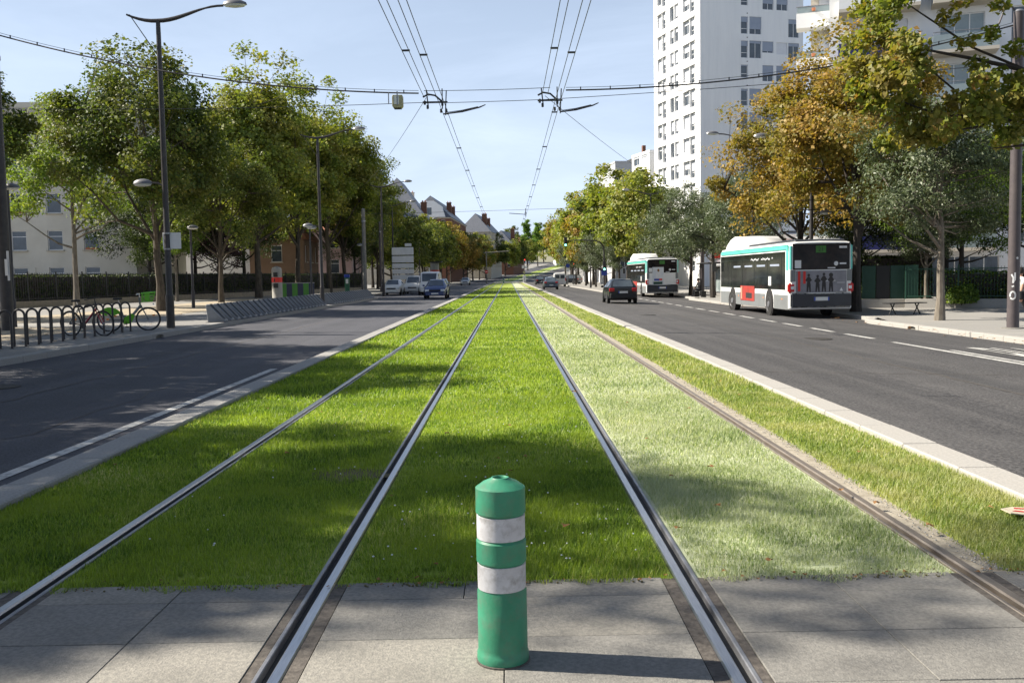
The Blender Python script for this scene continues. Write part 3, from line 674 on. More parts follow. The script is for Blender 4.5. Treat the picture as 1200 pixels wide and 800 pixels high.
# right side
tree('holm_oak', 'grey green evergreen street tree with slim bare pale trunk by the bench', 'holm_a', 'leaf_holm', 14.65, 31.8, zRp(14.6), 1.0, .6)
tree('chestnut_tree', 'orange chestnut with dark forked trunk beside the bus rear', 'chest_b', 'leaf_orange', 14.9, 40.2, zRp(14.5), 1.0, .9)
tree('chestnut_tree', 'large orange brown chestnut rising behind the near bus', 'chest_a', 'leaf_orange', 14.9, 48.0, zRp(14.5), .97, 4.0, bark='bark_dark')
for k, (x, y, s) in enumerate([(14.9, 58.5, 1.05), (14.4, 66.0, 1.08), (14.6, 75.0, 1.1), (14.6, 84.0, 1.0)]):
    tree('holm_oak', 'round grey green evergreen tree in the row beside the two buses', 'holm_b', 'leaf_holm', x, y, zRp(14.5), s, k*1.7, group='evergreen trees between the buses')
for k, (x, y, s, lf, pr) in enumerate([(13.6, 96, .78, 'leaf_plane', 'far_a'), (13.8, 108, .92, 'leaf_plane', 'far_b'), (13.6, 121, .98, 'leaf_plane', 'far_a'), (14, 134, .96, 'leaf_orange', 'far_b'), (13.5, 148, .98, 'leaf_plane', 'far_a'),
         (13.8, 164, 1.0, 'leaf_plane', 'far_b'), (13.6, 182, 1.0, 'leaf_plane', 'far_a'), (14, 204, 1.05, 'leaf_orange', 'far_b'), (14, 228, 1.1, 'leaf_plane', 'far_a')]):
    tree('plane_tree', LC[lf]+' plane tree in the row beyond the far bus', pr, lf, x, y, zRp(13.5, y), s, k*1.1, group=LC[lf]+' plane trees on the right pavement')
for k, (x, y, s) in enumerate([(12.0, 101, .95), (11.8, 113, .9), (11.8, 126, .95), (11.8, 142, 1.0), (11.6, 160, 1.0)]):
    tree('holm_oak', 'small round evergreen under the yellowing plane trees', 'holm_b', 'leaf_holm', x, y, zRp(12, y), s, k*2.1, group='small evergreens under the plane trees')
for k, (x, y, s, lf) in enumerate([(17.5, 260, 1.1, 'leaf_plane'), (20, 290, 1.15, 'leaf_plane'), (24.5, 325, 1.15, 'leaf_dark'), (30, 365, 1.2, 'leaf_plane'), (37, 405, 1.2, 'leaf_dark'), (44, 445, 1.2, 'leaf_plane')]):
    tree('plane_tree', 'distant '+LC[lf]+' plane tree on the right beyond the level crossing', 'far_b' if k % 2 else 'far_a', lf, x, y, elev(y), s, k*1.9, group=LC[lf]+' trees beyond the crossing on the right')
for k, (x, y, s) in enumerate([(25, 500, 1.3), (33, 505, 1.3), (20, 520, 1.4), (-4, 510, 1.2), (3, 525, 1.3), (42, 500, 1.4)]):
    tree('street_tree', 'far dark green tree closing the end of the street', 'far_b' if k % 2 else 'far_a', 'leaf_dark', x, y, elev(y)-.5, s, k, group='trees at the far end of the street')
# garden trees behind the fences
tree('garden_tree', 'dark purple leaved tree behind the garden hedge', 'sparse', 'leaf_purple', -22.0, 72.0, .1, .62, .5)
tree('garden_tree', 'bright yellow green small tree in front of the cream house', 'lime', 'leaf_ivy', -23.2, 66, .1, .66, 2.0)
tree('garden_tree', 'dark evergreen tree filling the garden behind the hedge', 'holm_b', 'leaf_hedge', -26.5, 80, .1, 1.35, 2.0)
for k, (x, y, s) in enumerate([(-25.2, 68, 1.15), (-27.5, 72.5, 1.3), (-23.6, 77, 1.25), (-29.5, 84, 1.5), (-24, 86, 1.4)]):
    tree('garden_tree', 'dark leafy evergreen massed behind the black railing', 'holm_b', 'leaf_hedge', x, y, .1, s, k*1.4, group='dark evergreens behind the railing')
tree('garden_tree', 'dark evergreen tree behind the pale catenary mast', 'holm_b', 'leaf_hedge', -17.5, 108, .1, 1.3, 1.0)
for k, (x, y, s) in enumerate([(-20.5, 122, 1.4), (-19.5, 136, 1.5), (-20.5, 150, 1.6)]):
    tree('garden_tree', 'dark garden tree behind the queue of parked cars', 'holm_b', 'leaf_hedge', x, y, .1, s, k, group='dark garden trees on the left')
for k, (x, y, s_) in enumerate([(18.2, 48.5, .92), (22.4, 48.0, 1.05), (25.5, 46, 1.1)]):
    tree('garden_tree', 'dark garden evergreen between the green screen and the balconies', 'holm_b', 'leaf_hedge', x, y, -.1, s_, k*1.2, group='dark garden evergreens on the right')
tree('garden_tree', 'leafy dark green tree inside the fenced garden behind the bench', 'holm_b', 'leaf_ivy', 21.0, 43.5, -.1, 1.0, 1.2)
tree('garden_tree', 'loose grey green small tree beside the green fence panels', 'holm_a', 'leaf_holm', 19.6, 44.0, -.1, .72, 2.2)
tree('garden_tree', 'green leafy tree behind the tall grey mast on the right', 'lime', 'leaf_ivy', 24.0, 39.5, -.1, .75, 2.2)

# big overhanging maple, trunk just outside the frame on the right
def maple():
    r = np.random.default_rng(77); t = thing('maple_tree', 'maple overhanging the right road with long bare branches', 'tree', (14.4, 21.6, zRp(14)))
    wood = MB(); org = np.array([14.4, 21.6, zRp(14)])
    def W(x, y, z): return np.array([x, y, z])-org
    wood.tube([W(14.4, 21.6, -.7), W(14.4, 21.6, 1.2), W(14.3, 21.7, 3.2), W(14.25, 21.6, 5.0), W(14.5, 21.5, 8.5), W(14.6, 21.4, 11)], [.26, .2, .18, .17, .1, .03], 10)
    limbs = [[(14.3, 21.6, 3.6), (12.9, 21.8, 4.35), (11.5, 22.1, 5.05), (10.9, 22.2, 5.35), (9.9, 22.4, 6.3), (9.0, 22.6, 7.4)],
             [(11.5, 22.1, 5.05), (10.6, 22.3, 5.1), (9.8, 22.4, 5.3), (8.8, 22.5, 5.75)],
             [(14.3, 21.6, 4.2), (13.0, 22, 5.7), (12.2, 22.2, 6.1), (11.0, 22.4, 6.7), (9.8, 22.6, 7.6), (8.7, 22.7, 8.4)],
             [(12.2, 22.2, 6.1), (11.0, 22.1, 6.35), (9.6, 22, 6.6), (8.6, 22, 6.9)],
             [(14.25, 21.6, 5.2), (13, 21.4, 6.9), (12, 21.2, 8), (10.8, 21.2, 9.2)], [(14.4, 21.6, 6), (15.5, 20, 8), (16.2, 18.6, 9.4)], [(14.4, 21.6, 6.4), (15.6, 23.4, 8.4), (16.5, 25, 9.4)],
             [(14.3, 21.6, 4.6), (13.2, 19.6, 6.6), (12.2, 18, 8.2)], [(11.5, 22.1, 5.05), (11.0, 21.9, 4.8), (10.3, 21.8, 4.7)], [(12.9, 21.8, 4.35), (12.0, 21.9, 4.35), (11.2, 22, 4.3)]]
    for L in limbs:
        n = len(L); wood.tube([W(*p) for p in L], [.06*(1-.85*i/(n-1)) for i in range(n)], 6)
    a = wood.build('trunk', 'bark_dark', t, smooth=True)
    # clumps: dense low mass, dense upper left mass, loose tufts between
    cl = []
    for k in range(36):   # low mass, image x 1040..1200, y 75..150
        cl.append((r.uniform(9.3, 12.6), 22+r.normal(0, .9), r.uniform(4.55, 5.6), r.uniform(.32, .5), 190))
    for k in range(42):   # upper left mass, image x 1000..1080, y 0..110
        z = r.uniform(5.4, 9.4); cl.append((r.uniform(8.35, 9.2+max(0, z-7)*.5), 22.3+r.normal(0, .8), z, r.uniform(.3, .5), 180))
    for p in [(10.6, 22, 6.7), (10.9, 22, 6.2), (11.4, 22, 5.95), (11.9, 22, 5.9), (12.3, 22, 6.5), (11.8, 22, 6.55), (10.2, 22, 7.3), (10.5, 22, 7.7), (11.5, 22.2, 7.6), (12.2, 22, 7.7), (11.9, 21.8, 7.9), (12.4, 21.9, 7.5), (11.2, 22, 6.9), (12.5, 22, 5.6)]:
        cl.append((p[0], p[1], p[2], .30, 90))
    for k in range(60):   # the rest of the crown above and to the right, out of frame
        d = r.normal(0, 1, 3); d /= np.linalg.norm(d); q = np.array([14.6, 21.2, 9.6])+d*np.array([3.6, 4.2, 2.4])*r.uniform(.4, 1)
        if q[0]/q[1] < .60 and q[2] < 9: continue
        cl.append((q[0], q[1], q[2], .6, 110))
    C = []; B = []
    for x, y, z, s, n in cl:
        q = r.normal(0, 1, (n, 3)); q /= np.linalg.norm(q, axis=1, keepdims=True); q *= (r.random((n, 1))**.5)*s; q[:, 2] *= .75
        C.append(np.array([x, y, z])+q-org); B.append(np.full(n, r.uniform(0, .35)))
    C = np.concatenate(C); B = np.concatenate(B); V, F, q = leaves(C, .125, .95, r, np.array([-3.5, 0, 6.0]), rnd_bias=B)
    put('crown', fastmesh('crown', V, F, 'leaf_maple', q), t)
maple()
# shrubs and hedges
def leafbox(name, x0, x1, y0, y1, z0, z1, n, size, m, seed, parent, ratio=.7):
    r = np.random.default_rng(seed); C = np.c_[r.uniform(x0, x1, n), r.uniform(y0, y1, n), r.uniform(z0, z1, n)]
    c = np.array([(x0+x1)/2, (y0+y1)/2, (z0+z1)/2]); s = np.array([(x1-x0)/2, (y1-y0)/2, (z1-z0)/2])
    f = (C-c)/s; ax = np.abs(f)[:, 1:].argmax(1)+1; push = r.random(n) < .75
    for a in (1, 2):
        q = push & (ax == a); C[q, a] = c[a]+np.sign(f[q, a])*s[a]*(1-.12*r.random(q.sum()))
    C += .05*np.c_[smooth_noise(C[:, 0], C[:, 2], 5, seed), smooth_noise(C[:, 0], C[:, 2], 4, seed+1), smooth_noise(C[:, 0], C[:, 1], 5, seed+2)]
    V, F, q = leaves(C, size, ratio, r, c, .3); return put(name, fastmesh(name, V, F, m, q), parent)
def hedge(label, A, B, h, wd, m, n, seed, size=.11):
    A = Vector(A); B = Vector(B); d = B-A; L = d.length; t = thing('hedge', label, 'hedge', A, math.atan2(d.y, d.x))
    core = MB(); core.box(.05, L-.05, .12, wd-.12, -.3, h-.12); core.build('branches', 'bark_dark', t)
    leafbox('foliage', 0, L, 0, wd, .05, h, n, size, m, seed, t); return t
hedge('long clipped dark green hedge behind the black garden railing', (-29.5, 51.6, .2), (-16.8, 109, .15), 1.9, 1.2, 'leaf_hedge', 30000, 5, .16)
hedge('dense dark hedge behind the solid green metal screen', (15.9, 46.2, -.1), (20.4, 45.0, -.1), 2.3, 1.2, 'leaf_hedge', 8000, 16, .13)
hedge('clipped green hedge behind the railing on the right pavement', (20.0, 43.2, -.1), (27.2, 39.6, -.1), 1.5, 1.0, 'leaf_ivy', 9000, 6, .11)
def shrub(label, x, y, z, s, m, seed):
    t = thing('shrub', label, 'shrub', (x, y, z)); r = np.random.default_rng(seed)
    d = r.normal(0, 1, (2600, 3)); d /= np.linalg.norm(d, axis=1, keepdims=True); d[:, 2] = np.abs(d[:, 2])
    C = d*(r.random((2600, 1))**.4)*np.array([1, 1, 1.1])*s*(1+.15*smooth_noise(d[:, 0], d[:, 2], 6, seed))[:, None]; C[:, 2] += .1
    V, F, q = leaves(C, .11, .7, r, np.array([0, 0, .4])); put('foliage', fastmesh('foliage', V, F, m, q), t)
    mb = MB(); [mb.tube([(0, 0, -.2), (.2*math.cos(a)*s, .2*math.sin(a)*s, .4*s), (.5*math.cos(a)*s, .5*math.sin(a)*s, .8*s)], [.03, .02, .01], 5) for a in (0, 1.5, 3, 4.5)]; mb.build('stems', 'bark_dark', t)
shrub('rounded light green shrub between the railing panels', 20.3, 42.0, -.1, .8, 'leaf_ivy', 1)
shrub('rounded dark shrub beside the low stone wall', 22.6, 41.6, -.1, .85, 'leaf_hedge', 2)
shrub('bushy olive shrub right of the fence gate', 24.0, 40.8, -.1, .95, 'leaf_ivy', 3)

# ------------------------------------------------------------------ the green bollard
def bollard(loc, label, s=1.0):
    t = thing('bollard', label, 'bollard', loc); t.scale = (s, s, s)
    r = .100
    prof = [(r+.003, 0), (r+.005, .012), (r+.004, .036), (r, .042), (r, .06), (r-.001, .288), (r-.007, .297), (r-.007, .402), (r, .410), (r, .491), (r-.007, .500), (r-.007, .598), (r, .606), (r-.001, .704),
            (.070, .725), (.039, .738), (.035, .743), (.030, .743), (.026, .737), (.026, .65), (.001, .65)]
    mb = MB(); mb.lathe(prof, 48, cap=False); mb.build('body', 'plastic_green', t, smooth=True)
    for z0, z1 in ((.300, .399), (.503, .595)):
        b = MB(); b.lathe([(r-.009, z0-.002), (r-.0035, z0), (r-.003, (z0+z1)/2), (r-.0035, z1), (r-.009, z1+.002)], 48, cap=False); b.build('reflective_band', 'band_white', t, smooth=True)
    f = MB(); f.lathe([(.109, -.02), (.109, .003), (.106, .005), (.001, .005)], 40, cap=False); f.build('foot_ring', 'bitumen', t, smooth=True)
bollard((-.045, 3.70, .001), 'green plastic bollard with two white reflective bands on the slab paving')
bollard((-1.0, 223.2, .0), 'distant small green bollard at the level crossing', 1.3)

# ------------------------------------------------------------------ street lamps
def lamp_head(mb_shell, mb_glass, p, d, L=.75):
    """flat oval lantern at p pointing along d (unit xy)"""
    ang = math.atan2(d[1], d[0])
    for mb, sc in ((mb_shell, 0), (mb_glass, 1)):
        n = 14; vv = []; fs = []
        if sc == 0: rings = [(1.0, .0), (.92, .07), (.6, .13), (.2, .155)]
        else: rings = [(.93, -.005), (.8, -.05), (.4, -.075), (.05, -.08)]
        for rr, z in rings:
            for j in range(n):
                t = 2*math.pi*j/n; x = L*.5*math.cos(t)*rr; y = L*.24*math.sin(t)*rr
                vv.append((p[0]+x*math.cos(ang)-y*math.sin(ang), p[1]+x*math.sin(ang)+y*math.cos(ang), p[2]+z))
        for i in range(len(rings)-1):
            for j in range(n): fs.append((i*n+j, i*n+(j+1) % n, (i+1)*n+(j+1) % n, (i+1)*n+j))
        fs.append(tuple(range((len(rings)-1)*n, len(rings)*n)))
        if sc == 0: fs.append(tuple(range(n-1, -1, -1)))
        mb.add(vv, fs)
def street_lamp(loc, label, side=1, H=9.35, low=True, sign=False, mp='pole_dark', group='tall street lamps', a=2.05):
    t = thing('street_lamp', label, 'street lamp', loc, 0, group)
    mb = MB(); mb.tube([(0, 0, -.2), (0, 0, 1.0)], .125, 14); mb.tube([(0, 0, 1.0), (0, 0, 1.06), (0, 0, 5.0), (0, 0, H-.35), (0, 0, H+.02)], [.125, .10, .085, .07, .062], 14); mb.build('pole', mp, t, smooth=True)
    ar = MB(); pts = []
    for k in range(17):
        u = k/16; x = -.95+u*(a-.05+.95); z = H+.28*((x+.1)/1.0)**2*(1 if x < 0 else .0)+(.42*(1-math.cos(min(1, max(0, x)/1.95)*math.pi))/2 if x > 0 else 0)
        pts.append((x*side, 0, z))
    ar.tube(pts, [.028+.035*math.sin(min(1, k/13)*math.pi) if k < 14 else .035 for k in range(17)], 10)
    ar.tube([(-.86*side, 0, H+.20), (-.04*side, 0, H-1.05)], .014, 6); ar.build('arm', mp, t, smooth=True)
    sh, gl = MB(), MB(); lamp_head(sh, gl, ((a+.30)*side, 0, H+.44), (side, 0)); hd = sh.build('lamp_head', 'lamp_shell', t, smooth=True); gl.build('lens', 'lamp_glass', hd, smooth=True)
    if low:
        b = MB(); b.tube([(0, 0, 4.35), (-.22*side, 0, 4.47), (-.40*side, 0, 4.48)], .025, 8); b.build('low_arm', mp, t, smooth=True)
        sh, gl = MB(), MB(); lamp_head(sh, gl, (-.68*side, 0, 4.45), (-side, 0), .6); hd = sh.build('lamp_head', 'lamp_shell', t, smooth=True); gl.build('lens', 'lamp_glass', hd, smooth=True)
    if sign:
        s = MB(); s.box(-.13, .42, -.02, .02, 2.45, 2.95); s.build('sign_plate', 'sign_white', t, bevel=.006)
        [MB().lathe([(.112, z_), (.112, z_+.05)], 14).build('clamp', 'steel', t) for z_ in (2.42, 2.9)]
    return t
street_lamp((-10.5, 29.2, .11), 'tall dark street lamp with a pale sign plate beside the bicycle racks', 1, sign=True)
street_lamp((-10.55, 53.4, .11), 'tall dark street lamp behind the gap between the bicycle dock rows', 1)
street_lamp((-10.9, 82.5, .11), 'tall dark street lamp beside the white parked car', 1, low=False)
street_lamp((-12.6, 104, .11), 'slender street lamp standing by the white direction board', 1, low=False)
street_lamp((-12.6, 135, .11), 'slender street lamp past the direction board, near the poster column', 1, low=False)
street_lamp((14.4, 55.2, zRp(14)), 'tall street lamp among the evergreens behind the near bus front', -1, low=True)
street_lamp((14.0, 92, zRp(13, 92)), 'tall street lamp arching over the far bus', -1, low=False)
street_lamp((10.4, 118, zRp(10, 118)), 'tall street lamp past the arched traffic light', -1, low=False)
street_lamp((14.3, 44.3, zRp(14)), 'dark lamp post between the two orange chestnuts', -1, H=7.6, low=True)
def small_lamp(loc, label, side=1, H=4.55):
    t = thing('path_lamp', label, 'street lamp', loc, 0, 'low path lamps')
    mb = MB(); mb.tube([(0, 0, -.2), (0, 0, .9), (0, 0, .95), (0, 0, H)], [.09, .09, .065, .055], 12); mb.build('pole', 'pole_dark', t, smooth=True)
    sh, gl = MB(), MB(); lamp_head(sh, gl, (.12*side, 0, H), (side, 0), .62); hd = sh.build('lamp_head', 'lamp_shell', t, smooth=True); gl.build('lens', 'lamp_glass', hd, smooth=True)
small_lamp((-16.3, 31.0, .14), 'slim dark path lamp beside the thick mast', 1)
small_lamp((-16.6, 49.6, .14), 'slim dark path lamp left of the long dock row', 1, 4.2)
small_lamp((-12.0, 57.5, .12), 'low path lamp right of the green striped panel', 1)
small_lamp((-13.6, 88, .12), 'low path lamp near the pale catenary mast', -1)
small_lamp((16.0, 60.5, zRp(16)), 'low path lamp behind the near bus roof', 1)

# ------------------------------------------------------------------ catenary masts and wires
def mast(loc, label, H, m, r=.16, cap=True):
    t = thing('catenary_mast', label, 'mast', loc, 0, 'catenary masts')
    mb = MB(); mb.tube([(0, 0, -.3), (0, 0, H*.5), (0, 0, H)], [r, r*.94, r*.86], 20); mb.build('pole', m, t, smooth=True)
    b = MB(); b.lathe([(r*1.8, -.05), (r*1.8, .02), (r*1.1, .03)], 20); b.build('base_plate', 'concrete_pole', t)
    c = MB(); c.lathe([(r*1.0, H-1.02), (r*1.05, H-1.0), (r*1.05, H-.9), (r*1.0, H-.88)], 20); c.lathe([(r*.9, H), (r*.6, H+.06), (.01, H+.08)], 20); c.build('collar', 'steel', t, smooth=True)
    return t
mL = mast((-15.4, 28.9, .12), 'thick dark catenary mast with a torn paper notice beside the racks', 9.2, 'pole_dark', .19)
nb = MB(); nb.box(.13, .205, -.12, -.10, 1.55, 2.45); nb.box(.10, .19, -.175, -.155, 1.7, 2.2); nb.build('paper_notice', 'sign_white', mL)
mR = mast((14.5, 26.9, zRp(14.5)), 'tall purple grey catenary mast with white graffiti on the right pavement', 8.9, 'pole_grey', .165)
gb = MB()
def scribble(pts, wd=.022):
    # white paint on the mast: strips hugging the cylinder
    for (a0, z0), (a1, z1) in zip(pts[:-1], pts[1:]):
        q = []
        d = Vector((a1-a0, z1-z0)); d = Vector((-d.y, d.x)).normalized()*wd if d.length else Vector((0, wd))
        for aa, zz in ((a0+d.x, z0+d.y), (a1+d.x, z1+d.y), (a1-d.x, z1-d.y), (a0-d.x, z0-d.y)): q.append((.1675*math.sin(aa/.165), -.1675*math.cos(aa/.165), zz))
        gb.quad(*q)
scribble([(-.10+.07*math.cos(t), .95+.11*math.sin(t)) for t in [k*.5 for k in range(-5, 8)]]); scribble([(-.14, 1.55), (-.09, 1.45), (-.10, 1.3), (-.05, 1.42), (-.05, 1.6)]); scribble([(-.02, 2.0), (.03, 2.02)], .03); scribble([(-.13, 1.2), (-.07, 1.22)])
gb.build('graffiti', 'sign_white', mR)
bx = MB(); bx.tube([(0, 0, 8.6), (.02, 0, 8.75), (-.2, 0, 9.05), (-.42, 0, 8.95), (-.55, 0, 8.6), (-.9, 0, 8.2)], .025, 8); bx.build('bracket', 'pole_grey', mR, smooth=True)
m2l = mast((-11.6, 76.5, .11), 'pale concrete catenary mast behind the second dock row', 7.0, 'concrete_pole', .17)
m2r = mast((15.0, 72.5, zRp(15)), 'grey catenary mast among the evergreens between the buses', 7.5, 'pole_grey', .16)
mast((-13.2, 98, .11), 'dark grey mast beside the direction board', 7.2, 'pole_grey', .12)
# cantilever mast by the far crossing
t = thing('cantilever_mast', 'grey T shaped mast with a long arm over the tracks by the crossing', 'mast', (-4.6, 206, -.05))
mb = MB(); mb.tube([(0, 0, -.2), (0, 0, 7.0)], .14, 12); mb.build('pole', 'concrete_pole', t, smooth=True)
mb = MB(); mb.tube([(-.6, 0, 6.75), (5.0, 0, 7.05)], .09, 8); mb.tube([(0, 0, 6.2), (2.2, 0, 6.85)], .04, 6); mb.build('arm', 'concrete_pole', t, smooth=True)
mb = MB(); mb.lathe([(.35, -.02), (.35, .02)], 16, (0, -.17, 2.6), 'y'); sg = mb.build('no_entry_sign', 'red', t); mb = MB(); mb.box(-.24, .24, -.20, -.192, 2.54, 2.66); mb.build('bar', 'sign_white', sg)
def wire(name, pts, label, r=.011, group='overhead line', m='wire', n=5):
    o = MB().tube(pts, r, n).build(name, m); return tag(o, label, 'wire', group)
def sag(a, b, s, n=14):
    a = Vector(a); b = Vector(b); return [a.lerp(b, k/n)+Vector((0, 0, -s*4*(k/n)*(1-k/n))) for k in range(n+1)]
YS = 27.2
def contact(x, label, y0=-6, y1=206, z=6.45, sep=.075):
    t = thing('contact_wire', label, 'wire', (x, 0, 0), 0, 'tram contact wires')
    for s in (-1, 1):
        mb = MB(); seg = [(y0, z+.1), (YS, z), (74, z), (130, z), (y1, z)]; pts = []
        for (a, za), (b, zb) in zip(seg[:-1], seg[1:]):
            if a >= y1: break
            b = min(b, y1); pts += sag((s*sep, a, za), (s*sep, b, zb), .05, 8)[(1 if pts else 0):]
        mb.tube(pts, .0085, 5); mb.build('strand', 'wire', t)
    y = 6.0
    while y < min(y1, 90):
        c = MB(); zz = z+.01; c.box(-sep-.012, sep+.012, y-.02, y+.02, zz-.018, zz+.02); c.build('clip', 'wire', t); y += 7.6
contact(-1.78, 'twin contact wire over the left track'); contact(1.50, 'twin contact wire over the right track')
contact(-2.17, 'twin side wire left of the left track wire, ending at the span', y1=26.4, z=6.55); contact(1.12, 'twin side wire left of the right track wire, ending at the span', y1=26.4, z=6.55)
# span between the first masts: feeder cable with spacers and thin carrier wire
def span_cable(a, b, s, label, sp=.55, gap=.075):
    t = thing('feeder_cable', label, 'cable', a); A = Vector(a); pts = [p-A for p in sag(a, b, s, 30)]
    MB().tube(pts, .022, 6).build('cable', 'wire', t); MB().tube([p+Vector((0, 0, gap)) for p in pts], .007, 5).build('carrier_wire', 'wire', t)
    for k in range(1, 30, 2):
        p = pts[k]; c = MB(); c.box(p.x-.014, p.x+.014, p.y-.014, p.y+.014, p.z-.02, p.z+gap+.015); c.build('spacer', 'wire', t)
LA = (-15.4+.15, 28.9, 9.05); LM = (-2.45, YS, 6.78)
span_cable(LA, LM, .40, 'thick feeder cable with spacers sagging from the left mast to the tracks')
span_cable((1.75, YS, 6.80), (14.4, 26.95, 8.35), .42, 'thick feeder cable with spacers rising to the right mast')
wire('span_wire', sag((-15.25, 28.9, 6.85), (-2.3, YS, 6.52), .08), 'thin lower span wire running from the left mast', .009, 'span wires')
wire('span_wire', sag((1.2, YS, 6.55), (14.4, 26.95, 7.3), .06), 'thin lower span wire running to the right mast', .009, 'span wires')
wire('span_wire', sag((-2.3, YS, 6.85), (1.3, YS, 6.88), .02), 'thin upper span wire joining the two tracks', .009, 'span wires')
wire('span_wire', sag((-2.3, YS, 6.50), (1.3, YS, 6.55), .01), 'thin lower span wire joining the two tracks', .009, 'span wires')
wire('anchor_wire', sag((-2.17, 26.4, 6.5), (-11.6, 76.5, 9.0), .3), 'thin anchor wire slanting down to the left behind the span', .008, 'anchor wires')
wire('anchor_wire', sag((1.12, 26.4, 6.5), (14.4, 82, 9.0), .3), 'thin anchor wire slanting down to the right behind the span', .008, 'anchor wires')
for s, lab in ((-1.78, 'cluster of clamps and steady arm over the left track'), (1.50, 'cluster of clamps and steady arm over the right track')):
    t = thing('wire_hanger', lab, 'hanger', (s, YS, 6.45), 0, 'overhead hangers'); sg = 1
    mb = MB(); mb.tube([(-.55, 0, .22), (-.4, .02, .30), (-.2, 0, .26), (0, 0, .08)], .028, 6); mb.box(-.56, .15, -.02, .02, .05, .095); mb.tube([(.0, 0, .45), (.0, 0, -.12)], .016, 6); mb.tube([(.12, 0, .40), (.08, 0, -.3)], .016, 6)
    mb.tube([(-.45, 0, .42), (-.40, 0, -.08)], .018, 6); mb.build('clamp_frame', 'wire', t)
    mb = MB(); mb.tube([(.10, .1, -.24), (.55, .25, -.16), (1.05, .4, -.02), (1.22, .45, .06)], [.02, .028, .022, .014], 7); mb.tube([(.12, .1, -.2), (.55, .25, -.12), (1.0, .4, .0)], .01, 5); mb.build('steady_arm', 'wire', t, smooth=True)
    mb = MB()
    for px, py, pz in ((-.50, 0, .06), (-.42, 0, -.06), (0, 0, .02), (.09, .3, -.12), (-.06, .3, -.12)): mb.lathe([(.012, -.06), (.034, -.05), (.034, .05), (.012, .06)], 8, (px, py, pz))
    mb.build('insulator', 'wire', t, smooth=True)
t = thing('wire_hanger', 'small steady arm on the far span wire above the right track', 'hanger', (1.5, 74, 6.45), 0, 'overhead hangers')
mb = MB(); mb.tube([(0, 0, .35), (0, 0, -.3)], .03, 6); mb.tube([(0, 0, -.12), (-1.3, .1, .0)], .028, 6); mb.build('steady_arm', 'wire', t)
wire('span_wire', sag((-11.5, 76.5, 6.75), (14.9, 72.5, 6.9), .08), 'thin span wire between the pale mast and the evergreen mast', .012, 'span wires')
t = thing('signal_box', 'yellowish box hanging from the feeder cable', 'box', (-3.05, YS, 6.78), 0)
mb = MB(); mb.prism([(-.14, -.48), (.14, -.48), (.18, -.42), (.18, -.12), (.16, -.06), (-.16, -.06), (-.18, -.12), (-.18, -.42)], 'y', -.12, .12); mb.build('housing', 'yellow_box', t, bevel=.01); t.scale = (.85, .85, .85)
mb = MB(); mb.box(-.115, .06, -.135, -.118, -.37, -.10); mb.build('front_panel', 'lamp_glass', t)
mb = MB(); mb.box(-.12, .12, -.10, .10, -.51, -.48); mb.build('base', 'trim_black', t); mb = MB(); mb.box(-.02, .02, -.14, -.119, -.40, .05); mb.box(-.32, -.29, -.02, .02, -.32, .05); mb.build('strap', 'steel', t)

